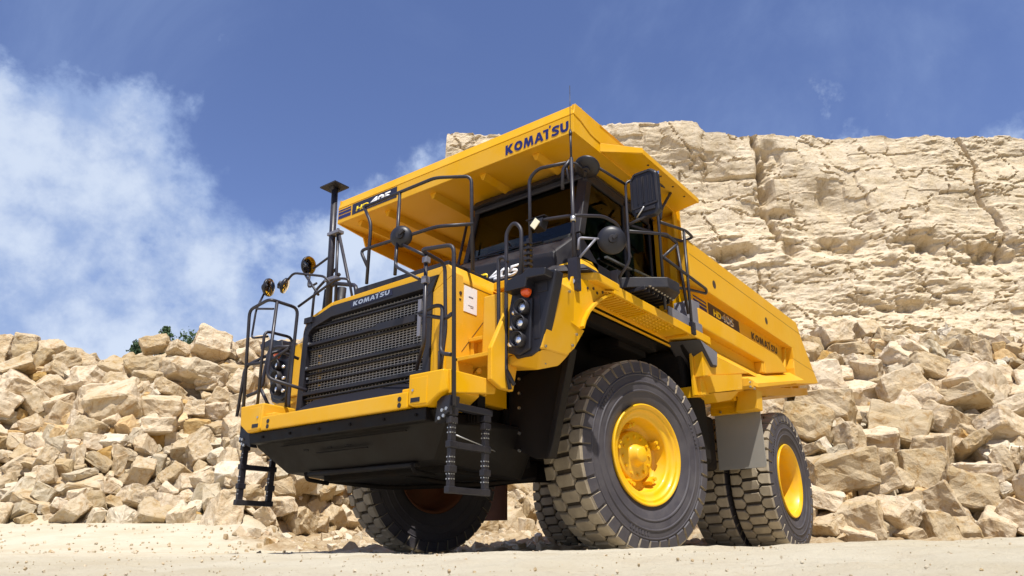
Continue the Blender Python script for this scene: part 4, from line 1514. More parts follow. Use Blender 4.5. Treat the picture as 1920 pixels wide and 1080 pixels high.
for s in (1, -1):
    rail([[(2.585, s * 1.35, 1.05), (2.662, s * 1.372, 2.31), (2.68, s * 1.02, 2.35), (2.36, s * 1.0, 2.335), (2.345, s * 1.02, 1.75), (2.36, s * 0.99, 1.42), (2.34, s * 1.0, 1.30)],
          [(2.60, s * 1.01, 2.34), (2.60, s * 1.03, 1.58), (2.36, s * 0.72, 1.46)]], 0.0165)
    rail([[(2.50, s * 0.86, 1.88), (2.52, s * 1.06, 1.905), (2.53, s * 1.15, 1.88), (2.56, s * 1.17, 1.48), (2.60, s * 1.32, 1.44)],
          [(2.50, s * 0.87, 1.87), (2.50, s * 1.16, 1.78), (2.63, s * 1.34, 1.75)], [(2.56, s * 1.17, 1.50), (2.48, s * 1.10, 1.31)]], 0.0165)
# extra bars on the far corner only
rail([[(2.62, -1.10, 1.33), (2.64, -1.10, 2.05), (2.30, -1.12, 2.06), (2.28, -1.14, 1.32)]], 0.0145)
rail([[(2.62, -1.42, 1.25), (2.63, -1.37, 1.74), (2.40, -1.20, 1.92), (2.20, -1.12, 1.86)]], 0.016)
rail([[(2.20, -0.295, 3.32), (2.20, -0.17, 3.10), (2.20, -0.17, 2.46)], [(2.20, -0.295, 3.32), (2.20, 0.69, 3.33), (2.03, 0.99, 3.32), (2.03, 1.03, 2.36)],
      [(2.20, 0.22, 3.32), (2.20, 0.22, 2.46)], [(2.03, 1.03, 2.82), (2.19, 0.73, 2.82), (2.20, -0.30, 2.84), (2.20, -0.17, 2.63)]], 0.0165)
# rails beside the stairs
rail([[(2.05, 1.50, 1.28), (2.05, 1.42, 1.42), (2.05, 1.345, 1.52), (2.05, 1.335, 2.40), (2.05, 1.40, 2.40), (2.05, 1.43, 2.34)],
      [(2.05, 1.46, 1.25), (2.05, 1.42, 1.42), (2.05, 1.42, 2.62), (2.05, 1.50, 2.70), (2.05, 1.58, 2.62), (2.05, 1.58, 2.10)]], 0.0165, fillet=0.06)
m = MB()
for i in range(7):
    m.box(1.84, 1.90, 1.49, 1.55, 2.24 + i * 0.05, 2.265 + i * 0.05)
m.box(1.86, 1.88, 1.505, 1.535, 2.2, 2.6)
part(m, 'rail_spring', BLK, 0.004)
# corner rail of the near deck
rail([[(1.55, 1.32, 2.36), (1.55, 1.31, 3.40), (1.55, 1.42, 3.47), (1.55, 1.74, 3.42)], [(1.55, 1.33, 2.93), (1.56, 1.55, 2.90), (1.55, 1.80, 2.865), (1.20, 1.90, 2.96), (0.95, 1.91, 2.97), (0.72, 1.91, 2.70)]], 0.0165)
# antenna mast
m = MB()
m.tube([(1.60, 1.82, 2.20), (1.60, 1.82, 3.42)], 0.017, 10)
m.tube([(1.60, 1.82, 3.42), (1.60, 1.82, 3.72)], 0.011, 8)
m.tube([(1.60, 1.82, 3.72), (1.60, 1.83, 4.20)], 0.0035, 6)
m.tube([(1.60, 1.82, 3.66), (1.60, 1.82, 3.70)], 0.016, 8)
m.tube([(1.60, 1.80, 3.40), (1.62, 1.74, 3.32), (1.62, 1.73, 3.12)], 0.016, 8, 0.03)
m.box(1.585, 1.64, 1.775, 1.87, 2.12, 2.42)
part(m, 'antenna_mast', RAIL)
m = MB()
m.disc((1.645, 1.82, 2.20), (1, 0.3, 0), 0.025, 0.02, 12)
m.tube([(1.60, 1.82, 2.78), (1.60, 1.82, 2.83)], 0.024, 10)
part(m, 'mast_clamp', GALV)
# rails along the walkway outside the cab
YR = 1.90
rail([[(0.0, YR, 2.36), (0.0, YR, 3.50), (-0.08, YR, 3.56)], [(0.10, 1.93, 3.74), (-0.10, YR, 3.85), (-0.42, YR, 3.90), (-0.095, YR, 3.54), (-0.05, YR, 3.40)],
      [(-0.03, YR, 3.36), (-0.72, YR, 3.51), (-0.92, YR, 3.495), (-0.80, 1.82, 3.42), (0.10, 1.62, 3.35)],
      [(0.75, YR, 2.97), (-0.18, YR, 3.27), (-0.45, YR, 3.25), (-0.03, YR, 2.95)],
      [(-0.66, YR, 3.48), (-0.65, YR, 2.30)], [(-0.55, 1.85, 3.28), (-0.70, 1.85, 2.5)],
      [(0.0, YR, 2.96), (-1.18, YR, 2.92), (-1.22, 1.88, 2.88), (-0.9, 1.80, 2.86), (-0.3, 1.72, 2.76)]], 0.0165, fillet=0.05)
m = MB()
m.box(-0.69, -0.61, 1.87, 1.93, 2.24, 2.38)
part(m, 'rail_foot', BLK, 0.005)
m = MB()
m.box(0.90, 0.98, 1.82, 1.90, 2.30, 2.50)
part(m, 'rail_foot', BLK, 0.005)

# ---------------------------------------------------------------- mirrors and lamps
def round_mirror(c, n, r, label=None, glass_front=False):
    n = Vector(n).normalized()
    M3 = n.to_track_quat('Z', 'Y').to_matrix()
    m = MB()
    m.lathe([(-0.018, 0.0001), (-0.018, r * 0.98), (-0.006, r * 1.03), (0.010, r), (0.028, r * 0.72), (0.038, r * 0.38), (0.040, 0.0001)], c, 'z', 40, True, M3)
    o = part(m, 'mirror', PLAS, label=label)
    m = MB()
    m.lathe([(-0.019, r * 0.96), (-0.030, r * 0.6), (-0.034, 0.0001)][::-1], c, 'z', 40, True, M3)
    m.build('mirror_glass', MIR, o)
    m = MB()
    m.disc(Vector(c) + n * 0.05, n, 0.035, 0.03, 16)
    q = n.orthogonal().normalized()
    m.obox(Vector(c) + n * 0.06 + q * 0.03, q * 0.03, n.cross(q) * 0.012, n * 0.02)
    m.build('bracket', BLK, o, 0.003)
    return o


mm = round_mirror((2.50, 0.595, 2.645), (0.92, 0.50, -0.12), 0.098, 'round mirror in front of the hood')
rail([[(2.52, 0.575, 2.62), (2.53, 0.57, 2.36), (2.60, 1.0, 2.10)], [(2.50, 0.62, 2.56), (2.55, 0.95, 2.36)]], 0.0135, 'mirror_arm', parent=mm, fillet=0.06)
m = MB()
m.box(2.575, 2.625, 0.99, 1.04, 2.08, 2.14)
m.build('clamp', GREY, mm, 0.003)
m = MB()
m.box(2.575, 2.625, 0.99, 1.04, 2.26, 2.31)
m.build('clamp', GREY, mm, 0.003)
mm = round_mirror((1.40, 1.865, 3.400), (0.50, 0.10, -0.85), 0.118, 'round mirror at the top of the near mast')
rail([[(1.42, 1.86, 3.36), (1.52, 1.80, 3.42), (1.60, 1.76, 3.36), (1.60, 1.79, 3.20)]], 0.012, 'mirror_arm', RAIL, mm, 0.04)
mm = round_mirror((1.40, 2.085, 2.60), (0.80, 0.62, -0.20), 0.125, 'round mirror low beside the cab door')
rail([[(1.43, 2.06, 2.60), (1.58, 1.86, 2.62), (1.60, 1.86, 2.50)], [(1.50, 1.98, 2.60), (1.60, 1.87, 2.42)]], 0.011, 'mirror_arm', GREY, mm, 0.03)
mm = round_mirror((2.02, -1.375, 2.995), (0.18, -0.95, 0.16), 0.103, 'round mirror on the far side mast')
rail([[(2.0, -1.30, 2.95), (2.0, -1.06, 3.02)], [(2.0, -1.36, 2.90), (2.02, -1.34, 2.72), (2.0, -1.22, 2.76)]], 0.013, 'mirror_arm', parent=mm)
mm = round_mirror((2.44, -1.435, 2.63), (0.42, -0.90, 0.10), 0.095, 'yellow reflecting round mirror on the far corner rail')
rail([[(2.44, -1.50, 2.58), (2.56, -1.42, 2.35), (2.56, -1.44, 2.05), (2.56, -1.16, 2.02)], [(2.56, -1.42, 2.36), (2.56, -1.12, 2.30)]], 0.011, 'mirror_arm', parent=mm, fillet=0.05)
mm = round_mirror((2.26, -1.42, 2.70), (0.62, -0.70, 0.30), 0.085, 'edge-on round mirror on the far corner')
rail([[(2.26, -1.40, 2.74), (2.25, -1.30, 2.82), (2.15, -0.90, 2.72), (2.1, -0.8, 2.6)], [(2.2, -1.16, 2.78), (2.24, -0.85, 2.48)], [(2.36, -1.0, 2.35), (2.2, -0.62, 2.62), (2.15, -0.50, 2.60), (2.1, -0.45, 2.3)]], 0.013, 'mirror_arm', parent=mm, fillet=0.05)
# large rectangular mirror by the cab
m = MB()
M4X = 0.90
q = [(2.045, 3.07), (2.045, 3.40), (2.09, 3.465), (2.28, 3.47), (2.335, 3.42), (2.345, 3.02), (2.30, 2.98), (2.08, 2.99)]
m.prism('x', q, M4X - 0.05, M4X + 0.02)
big = part(m, 'mirror', PLAS, 0.02, label='large rectangular mirror beside the cab')
m = MB()
q2 = [(2.065, 3.08), (2.065, 3.385), (2.10, 3.44), (2.27, 3.445), (2.315, 3.40), (2.325, 3.10)]
for i in range(len(q2)):
    a, b2 = q2[i], q2[(i + 1) % len(q2)]
    m.bar((M4X + 0.024, a[0], a[1]), (M4X + 0.024, b2[0], b2[1]), 0.016, 0.014, (1, 0, 0))
for y in (2.13, 2.18, 2.195, 2.24, 2.28):
    m.box(M4X + 0.018, M4X + 0.028, y - 0.005, y + 0.005, 3.12, 3.40)
m.box(M4X + 0.018, M4X + 0.04, 2.10, 2.30, 3.03, 3.065)
m.build('rib', BLK, big, 0.002)
m = MB()
m.box(M4X - 0.056, M4X - 0.050, 2.06, 2.33, 3.02, 3.45)
m.build('mirror_glass', MIR, big)
rail([[(M4X - 0.02, 2.08, 3.42), (0.95, 2.02, 3.38), (0.96, 2.02, 2.55), (0.96, 1.90, 2.42)], [(M4X, 2.20, 3.0), (0.95, 2.03, 2.93)], [(0.96, 2.02, 3.36), (1.35, 1.90, 3.44)]], 0.013, 'mirror_arm', parent=big, fillet=0.05)
m = MB()
m.tube([(M4X + 0.03, 2.10, 2.98), (M4X + 0.05, 2.20, 3.07)], 0.008, 6)
m.build('stay', GALV, big)
# work light on the corner rail
m = MB()
m.box(1.45, 1.58, 1.28, 1.50, 2.945, 2.955)
m.hull([(1.48, 1.34, 2.93), (1.48, 1.48, 2.93), (1.58, 1.34, 2.93), (1.58, 1.48, 2.93), (1.50, 1.36, 2.82), (1.50, 1.46, 2.82), (1.60, 1.36, 2.84), (1.60, 1.46, 2.84)])
wl = part(m, 'work_lamp', PLAS, 0.006)
m = MB()
m.obox((1.600, 1.405, 2.875), (0.004, 0, 0.0014), Vector((0, 0.7, 0.7)) * 0.045, Vector((-0.2, -0.7, 0.7)) * 0.045)
m.build('lamp_lens', WLENS, wl, 0.003)
# tall mast with plate on the far side
mast = empty('warning_mast', (0, 0, 0), truck)
m = MB()
m.tube([(2.0, -0.975, 2.30), (2.0, -1.06, 3.86)], 0.036, 12)
m.tube([(2.0, -0.86, 2.30), (2.0, -0.94, 3.33)], 0.016, 8)
m.tube([(2.0, -0.93, 3.30), (2.0, -0.68, 2.64), (2.0, -0.62, 2.60)], 0.017, 8)
m.tube([(2.0, -0.96, 2.70), (2.0, -0.60, 2.60), (2.1, -0.45, 2.52), (2.1, -0.42, 2.40)], 0.022, 8, 0.04)
m.build('post', RAIL, mast)
m = MB()
m.obox((2.0, -1.07, 3.875), (0.10, 0.0, 0), (0, 0.13, 0), (0, 0, 0.008))
m.hull([(2.05, -1.03, 3.865), (2.05, -1.11, 3.865), (1.95, -1.03, 3.865), (1.95, -1.11, 3.865), (2.02, -1.05, 3.80), (2.02, -1.08, 3.80), (1.98, -1.05, 3.80), (1.98, -1.08, 3.80)])
m.build('top_plate', BLK, mast)
for z in (3.28, 2.74):
    m = MB()
    m.box(1.96, 2.045, -1.075 + (3.86 - z) * 0.05 - 0.02, -0.90 + (3.86 - z) * 0.03, z - 0.018, z + 0.018)
    m.build('clamp', GREY, mast, 0.004)
# air cleaners and pipes on the far deck
m = MB()
m.tube([(1.75, -1.12, 2.28), (1.75, -1.10, 2.75)], 0.05, 16)
m.tube([(1.80, -1.30, 2.28), (1.80, -1.28, 2.75)], 0.038, 16)
m.tube([(1.8, -1.30, 2.80), (1.8, -1.1, 2.9)], 0.02, 8)
part(m, 'air_intake', BLK)
rail([[(1.85, -1.45, 2.30), (1.85, -1.45, 2.75), (1.85, -1.1, 2.95)]], 0.015)
m = MB()
m.box(2.05, 2.25, -1.03, -0.9, 2.2, 2.26)
part(m, 'hood_bracket', BLK)

# ================================================================ THE QUARRY
# quarry axes: d metres away from the track the picture was taken on, l metres to the right, z up
Uv = Vector((math.cos(YAW), math.sin(YAW)))
Vv = Vector((math.sin(YAW), -math.cos(YAW)))


def Q(l, d, z=0.0):
    return Vector((CAM.x + Uv.x * d + Vv.x * l, CAM.y + Uv.y * d + Vv.y * l, z))


def _h(i, j, k, seed):
    n = (i * 374761393 + j * 668265263 + k * 2147483647 + seed * 974711) & 0xFFFFFFFF
    n = ((n ^ (n >> 13)) * 1274126177) & 0xFFFFFFFF
    n = n ^ (n >> 16)
    return (n & 0xFFFFFF) / float(0xFFFFFF)


def vnoise(x, y, z, seed=0):
    x, y, z = np.broadcast_arrays(np.asarray(x, float), np.asarray(y, float), np.asarray(z, float))
    xi, yi, zi = np.floor(x).astype(np.int64), np.floor(y).astype(np.int64), np.floor(z).astype(np.int64)
    fx_, fy_, fz_ = x - xi, y - yi, z - zi
    s = lambda t: t * t * t * (t * (t * 6 - 15) + 10)
    u, v, w = s(fx_), s(fy_), s(fz_)
    c = {}
    for a in (0, 1):
        for b in (0, 1):
            for e in (0, 1):
                c[a, b, e] = _h(xi + a, yi + b, zi + e, seed)
    x00 = c[0, 0, 0] * (1 - u) + c[1, 0, 0] * u
    x10 = c[0, 1, 0] * (1 - u) + c[1, 1, 0] * u
    x01 = c[0, 0, 1] * (1 - u) + c[1, 0, 1] * u
    x11 = c[0, 1, 1] * (1 - u) + c[1, 1, 1] * u
    return ((x00 * (1 - v) + x10 * v) * (1 - w) + (x01 * (1 - v) + x11 * v) * w) * 2 - 1


def fbm(x, y, z, octv=4, seed=0, gain=0.5, lac=2.03):
    a, t = 1.0, 0
    for o in range(octv):
        t = t + a * vnoise(x, y, z, seed + o * 17)
        x, y, z = x * lac, y * lac, z * lac
        a *= gain
    return t


def sstep(x, a, b):
    t = np.clip((x - a) / (b - a), 0, 1)
    return t * t * (3 - 2 * t)


def foot(l):
    """distance of the foot of the rubble"""
    return 13.3 + 2.9 * sstep(l, -4.6, -2.6) * (1 - sstep(l, 3.2, 5.4)) + 0.35 * np.sin(l * 1.7)


def ground_z(l, d):
    l, d = np.broadcast_arrays(np.asarray(l, float), np.asarray(d, float))
    crest = np.clip(0.052 + 0.016 * l + 0.012 * np.maximum(0, l - 0.6), 0.02, 0.17)
    z = np.where(d < 3.3, -0.05 + (crest + 0.05) * sstep(d, -0.9, 3.3), crest * (1 - sstep(d, 3.6, 5.6)))
    left = 1 - sstep(l + (d - 10) * 0.28, -3.9, -2.7)
    z = z + left * 0.46 * sstep(d, 8.6, 13.6)
    z = z + (1 - left) * 0.30 * sstep(d, 11.2, 15.5)
    f = foot(l)
    up = np.clip(d - f, 0, None)
    pl = 1 - sstep(l, -4.6, -2.0)
    ridge = 4.45 + 0.35 * np.sin(l * 0.9 + 1.0) - 0.05 * np.maximum(0, -l - 9)
    zl = np.minimum(up * 0.93, ridge - 0.4) - 0.75 * np.clip(d - 20.2, 0, 5.5)
    zr = np.minimum(up * 0.86, 4.9 + 0.30 * np.clip(d - f - 5.7, 0, 30)) * (0.55 + 0.45 * sstep(l, 0, 5))
    z = z + pl * zl + (1 - pl) * zr
    z = np.where(d > 60, np.minimum(z, 9.0), z)
    return z


def pile_mask(l, d):
    return sstep(d - foot(l), 0.0, 0.7) * (1 - sstep(d, 21.5, 23.0) * sstep(l, -1, 1))


def dirt_mask(l, d):
    n = fbm(l * 1.3, d * 1.3, 3.1, 4, 9)
    m = sstep(l + (d - 10) * 0.28 + 0.5 * n, -3.7, -2.9) * sstep(d + n * 0.6, 9.0, 10.2)
    m = np.maximum(m, sstep(d - foot(l) + 0.3 * n, -0.3, 0.2))
    return m


def build_ground():
    ls = np.unique(np.concatenate([np.linspace(-160, -16, 30), np.linspace(-16, -6, 70), np.linspace(-6, 6.5, 260), np.linspace(6.5, 16, 70), np.linspace(16, 170, 30)]))
    ds = np.unique(np.concatenate([np.linspace(-160, -8, 20), np.linspace(-8, 0.6, 30), np.linspace(0.6, 6, 170), np.linspace(6, 15, 150), np.linspace(15, 34, 70), np.linspace(34, 700, 40)]))
    Lg, Dg = np.meshgrid(ls, ds)
    Z = ground_z(Lg, Dg)
    near = 1 - sstep(Dg, 18, 30)
    dm = dirt_mask(Lg, Dg)
    X, Y = Lg, Dg
    Z = Z + near * (0.010 * fbm(X * 2.3, Y * 2.3, 0, 4, 1) + 0.006 * fbm(X * 11, Y * 11, 0, 3, 2) * sstep(Dg, 0.3, 2.0))
    rough = dm * sstep(Dg, 8.5, 10)
    Z = Z + rough * (0.07 * fbm(X * 1.7, Y * 1.7, 1, 4, 5) + 0.05 * np.abs(fbm(X * 5, Y * 5, 2, 3, 6)))
    # keep the wheels' standing places level
    Z = Z - 0.004 - 0.34 * pile_mask(Lg, Dg)
    n, m_ = Lg.shape
    px = CAM.x + Uv.x * Dg + Vv.x * Lg
    py = CAM.y + Uv.y * Dg + Vv.y * Lg
    co = np.stack([px, py, Z], -1).reshape(-1, 3)
    idx = np.arange(n * m_).reshape(n, m_)
    f = np.stack([idx[:-1, :-1], idx[1:, :-1], idx[1:, 1:], idx[:-1, 1:]], -1).reshape(-1, 4)
    me = bpy.data.meshes.new('ground')
    me.from_pydata(co.tolist(), [], f.tolist())
    # make the normals point up
    me.update()
    if me.polygons[0].normal.z < 0:
        me.flip_normals()
    me.polygons.foreach_set('use_smooth', [True] * len(me.polygons))
    ca = me.color_attributes.new('dirt', 'FLOAT_COLOR', 'POINT')
    v = dm.reshape(-1)
    ca.data.foreach_set('color', np.stack([v, v, v, np.ones_like(v)], -1).reshape(-1).astype(np.float32))
    me.materials.append(GROUND)
    o = bpy.data.objects.new('ground', me)
    COL.objects.link(o)
    o['kind'] = 'structure'
    return o


build_ground()


def build_cliff():
    side = np.linspace(0, 1, 40)
    ls = np.concatenate([np.full(40, -3.35) - 0.3 * (1 - side), np.linspace(-3.35, 36, 500)[1:]])
    back = np.concatenate([16 * (1 - side), np.zeros(499)])
    hs = np.linspace(0, 1, 262)
    topb = np.concatenate([np.zeros(262), np.linspace(0, 1, 24)[1:]])
    hs = np.concatenate([hs, np.ones(23)])
    Lg, Hg = np.meshgrid(ls, hs)
    Bk, Tp = np.meshgrid(back, topb)
    arc = Lg + Bk * 0.9
    topz = 19.55 + 0.10 * fbm(arc * 0.5, 0, 0, 4, 3) + 0.42 * (sstep(Lg, -4, -3.2) - sstep(Lg, 0.35, 0.9)) + 0.38 * (sstep(Lg, 3.1, 3.5) - sstep(Lg, 9.2, 9.5)) + 0.15 * np.round(vnoise(arc * 0.8, 3, 0, 8) * 2) / 2
    Zg = 0.4 + (topz - 0.4) * Hg
    base = 29.0 + Zg * 0.10 - np.clip(9.5 - Zg, 0, 10) * 0.62
    # bedding: the layers step in and out of the face
    w = 0.35 * fbm(arc * 0.25, Zg * 0.3, 0, 3, 21)
    zz = Zg + w
    bed = np.zeros_like(Zg)
    for i, (zc, a) in enumerate(((17.9, .55), (16.6, .28), (15.2, .35), (13.9, .30), (12.9, .75), (12.0, -.45), (11.1, .3), (9.9, .35), (8.9, .3), (7.8, .35), (6.6, .3), (5.2, .3))):
        a2 = a * (0.55 + 0.75 * vnoise(arc * 0.35, i * 7.7, 0, 31))
        bed += a2 * (1 - sstep(zz, zc - 0.10, zc + 0.07))
    d = base - 0.45 * bed + 0.3
    d += 0.55 * fbm(arc * 0.16, Zg * 0.20, 0, 3, 41)
    # blocks split by joints
    jx = arc * 0.75 + 0.5 * fbm(arc * 0.6, Zg * 0.6, 0, 2, 51)
    jz = Zg * 1.25 + 0.4 * fbm(arc * 0.5, Zg * 0.5, 4, 2, 52)
    cell = _h(np.floor(jx).astype(np.int64), np.floor(jz).astype(np.int64), np.zeros_like(jx).astype(np.int64), 77)
    d += 0.16 * (cell - 0.5) * (vnoise(arc * 0.2, Zg * 0.25, 1, 60) > -0.25)
    ridged = 1 - np.abs(fbm(arc * 0.9, Zg * 1.5, 0, 4, 61))
    ban = 0.24 + 0.65 * np.exp(-((Zg - 12.8) / 1.3) ** 2) + 0.5 * np.exp(-((Zg - 8.5) / 2.2) ** 2) + 0.45 * sstep(vnoise(arc * 0.18, Zg * 0.25, 9, 66), 0.05, 0.5)
    d -= 0.15 * ridged * ban
    d += ban * 0.085 * fbm(arc * 1.1, Zg * 3.4, 2, 4, 71)
    d += ban * 0.035 * fbm(arc * 5, Zg * 11, 2, 3, 72)
    # thin cracks: along the bedding, and a few slanting ones
    c1 = np.abs(vnoise(arc * 0.30, zz * 1.5, 5, 81) + 0.30 * fbm(arc * 1.5, zz * 3, 5, 3, 82))
    d += 0.16 * np.exp(-(c1 / 0.045) ** 2) * (vnoise(arc * 0.4, zz * 0.7, 8, 83) > -0.1)
    c2 = np.abs(vnoise(arc * 0.45 + zz * 0.3, zz * 0.35 - arc * 0.1, 15, 84) + 0.2 * fbm(arc * 1.9, zz * 1.9, 5, 3, 85))
    d += 0.20 * np.exp(-(c2 / 0.03) ** 2) * (vnoise(arc * 0.3, zz * 0.5, 18, 86) > 0.05)
    # upright joints running down the face
    for i, (cl, z0_, z1_, w_, dep) in enumerate(((5.9, 15.5, 18.6, .04, .15), (9.6, 16.8, 19.5, .03, .10), (12.1, 13.2, 19.5, .10, .65), (14.9, 9, 13.5, .04, .18), (16.9, 14.6, 17.6, .03, .12), (18.9, 16.3, 18.9, .04, .14), (7.5, 9.0, 12.6, .05, .2), (11.0, 8.6, 12.4, .05, .2), (22.5, 12, 19.5, .06, .35), (1.7, 14, 19.5, .06, .4))):
        xx = arc - cl - 0.35 * fbm(Zg * 0.5, i * 3.1, 0, 4, 44)
        d += dep * np.exp(-(xx / w_) ** 2) * sstep(Zg, z0_, z0_ + 0.6) * (1 - sstep(Zg, z1_ - 0.3, z1_ + 0.3))
        d += 0.07 * np.tanh(xx / 0.10) * np.exp(-(xx / 1.6) ** 2) * (1 if i % 2 else -1)
    # hollows under the middle bench, and the long split near the top
    for (cl, cz, rl, rz, dep) in ((8.4, 12.75, 0.55, 0.35, 0.6), (10.3, 12.7, 1.1, 0.42, 0.8), (13.0, 13.0, 0.5, 0.7, 0.8), (15.2, 13.0, 1.3, 0.7, 0.9), (18.6, 12.8, 1.4, 0.55, 0.8), (12.3, 16.6, 0.30, 1.1, 1.1), (12.8, 18.0, 0.55, 0.9, 0.7), (11.4, 17.0, 1.6, 0.12, 0.4), (22, 12.5, 1.6, 0.6, 0.8), (17.0, 9.8, 1.2, 0.3, .5), (12.6, 15.0, 0.9, 0.25, .5)):
        q = ((arc - cl) / rl) ** 2 + ((Zg - cz) / rz) ** 2
        d += dep * np.exp(-q ** 1.5) * (1 + 0.4 * vnoise(arc * 3, Zg * 3, 0, 90))
    d = d + Bk + Tp * 14
    Zt = Zg + Tp * (0.15 * fbm(arc, Tp * 9, 0, 3, 99)) - Tp * 0.3
    sidepush = np.where(Bk > 0.05, 0.5 * fbm(Bk * 0.7, Zg * 0.6, 3, 4, 55), 0) + 0.035 * (19.5 - Zg) * np.where(Bk > 0, 1, np.clip((-1.5 - Lg) / 1.85, 0, 1)) * -1
    Lx = Lg + sidepush
    px = CAM.x + Uv.x * d + Vv.x * Lx
    py = CAM.y + Uv.y * d + Vv.y * Lx
    co = np.stack([px, py, Zt], -1).reshape(-1, 3)
    n, m_ = Lg.shape
    idx = np.arange(n * m_).reshape(n, m_)
    f = np.stack([idx[:-1, :-1], idx[:-1, 1:], idx[1:, 1:], idx[1:, :-1]], -1).reshape(-1, 4)
    me = bpy.data.meshes.new('cliff')
    me.from_pydata(co.tolist(), [], f.tolist())
    me.update()
    mid = me.polygons[len(me.polygons) // 3].normal
    if mid.x * Uv.x + mid.y * Uv.y > 0:
        me.flip_normals()
    me.materials.append(CLIFFM)
    o = bpy.data.objects.new('cliff', me)
    COL.objects.link(o)
    o['kind'] = 'structure'


build_cliff()


def build_added_bank():
    # unseen wooded bank, added on the right to darken the cab window reflections
    us = np.linspace(0, 1, 140)
    ls = np.concatenate([36 - 13 * np.sin(us * 1.5), ])
    dq = 31 - 55 * us
    T, Hh = np.meshgrid(us, np.linspace(0, 1, 70))
    l = np.interp(T, us, ls)
    d = np.interp(T, us, dq)
    topz = 33 + 1.5 * fbm(T * 9, 0, 0, 3, 5)
    z = 0.0 + topz * Hh + 1.1 * fbm(T * 40, Hh * 14, 0, 4, 7)
    l = l + Hh * 4 + 1.3 * fbm(T * 36, Hh * 12, 3, 4, 8)
    px = CAM.x + Uv.x * d + Vv.x * l
    py = CAM.y + Uv.y * d + Vv.y * l
    co = np.stack([px, py, z], -1).reshape(-1, 3)
    n, m_ = l.shape
    idx = np.arange(n * m_).reshape(n, m_)
    f = np.stack([idx[:-1, :-1], idx[:-1, 1:], idx[1:, 1:], idx[1:, :-1]], -1).reshape(-1, 4)
    me = bpy.data.meshes.new('added_wooded_hill')
    me.from_pydata(co.tolist(), [], f.tolist())
    me.update()
    me.materials.append(LEAF)
    o = bpy.data.objects.new('added_wooded_hill', me)
    COL.objects.link(o)
    o['kind'] = 'structure'


build_added_bank()

# ---------------------------------------------------------------- rocks
RR = random.Random(11)


def rock_points(rr, kind):
    sx, sy, sz = {'block': (1, .78, .66), 'slab': (1, .80, .36), 'chunk': (1, .9, .8), 'wedge': (1, .72, .6)}[kind]
    cs = []
    for x in (-1, 1):
        for y in (-1, 1):
            for z in (-1, 1):
                k = 1.0
                if kind == 'wedge' and x > 0 and z > 0:
                    k = 0.35
                p = Vector((x + rr.uniform(-.22, .22), y + rr.uniform(-.22, .22), z * k + rr.uniform(-.22, .22)))
                if rr.random() < (0.55 if kind == 'chunk' else 0.38):
                    t = rr.uniform(0.25, 0.8)
                    for ax in range(3):
                        q = p.copy()
                        q[ax] -= (1 if p[ax] > 0 else -1) * t * rr.uniform(0.6, 1.3)
                        cs.append(q)
                else:
                    cs.append(p)
    return [Vector((p.x * sx / 2, p.y * sy / 2, p.z * sz / 2)) for p in cs]


def rock_mesh(i, kind, fine=True):
    rr = random.Random(100 + i)
    bm = bmesh.new()
    for p in rock_points(rr, kind):
        bm.verts.new(p)
    bmesh.ops.convex_hull(bm, input=bm.verts)
    bmesh.ops.delete(bm, geom=[v for v in bm.verts if not v.link_faces], context='VERTS')
    bmesh.ops.dissolve_limit(bm, angle_limit=0.12, verts=bm.verts, edges=bm.edges)
    if fine:
        bmesh.ops.bevel(bm, geom=list(bm.edges), offset=0.030, segments=1, affect='EDGES', profile=0.6)
        bmesh.ops.triangulate(bm, faces=bm.faces)
        for _ in range(3):
            long = [e for e in bm.edges if e.calc_length() > 0.11]
            if not long:
                break
            bmesh.ops.subdivide_edges(bm, edges=long, cuts=1)
            bmesh.ops.triangulate(bm, faces=bm.faces)
        bm.normal_update()
        co = np.array([v.co[:] for v in bm.verts])
        nr = np.array([v.normal[:] for v in bm.verts])
        dd = 0.045 * fbm(co[:, 0] * 4 + i, co[:, 1] * 4, co[:, 2] * 4, 3, i) + 0.035 * np.minimum(0, vnoise(co[:, 0] * 3, co[:, 1] * 3, co[:, 2] * 6 + i, i + 5))
        co = co + nr * dd[:, None]
        for v, c in zip(bm.verts, co):
            v.co = c
    else:
        bmesh.ops.bevel(bm, geom=list(bm.edges), offset=0.035, segments=1, affect='EDGES', profile=0.6)
        bmesh.ops.triangulate(bm, faces=bm.faces)
        for _ in range(2):
            long = [e_ for e_ in bm.edges if e_.calc_length() > 0.30]
            bmesh.ops.subdivide_edges(bm, edges=long, cuts=1)
            bmesh.ops.triangulate(bm, faces=bm.faces)
        for v in bm.verts:
            v.co += Vector((rr.gauss(0, 1), rr.gauss(0, 1), rr.gauss(0, 1))) * 0.016
    bmesh.ops.recalc_face_normals(bm, faces=bm.faces)
    me = bpy.data.meshes.new('rock')
    bm.to_mesh(me)
    bm.free()
    return me


KINDS = ['block', 'chunk', 'slab', 'wedge', 'block', 'chunk', 'slab', 'block']
LIB = {}
for mi, mt in enumerate((STONE_A, STONE_B, STONE_C)):
    LIB[mi] = []
    for k in range(10):
        kd = KINDS[k % len(KINDS)]
        if mi == 0:
            me = rock_mesh(k, kd)
        else:
            me = LIB[0][k][1].copy()
        me.materials.append(mt)
        LIB[mi].append((kd, me))
LOW = [(KINDS[k % len(KINDS)], rock_mesh(k + 50, KINDS[k % len(KINDS)], False)) for k in range(12)]
COLN = ['cream', 'ochre brown', 'pale grey']

rocks = []      # (size, l, d, z, rot, mat, lib index)
# hero rocks: (l, d, z, size, material, lib kind, rotation, label)
HERO = []


def hero(l, d, z, size, mi, kind, rot, label, sc=(1, 1, 1)):
    HERO.append((l, d, z, size, mi, kind, rot, label, sc))


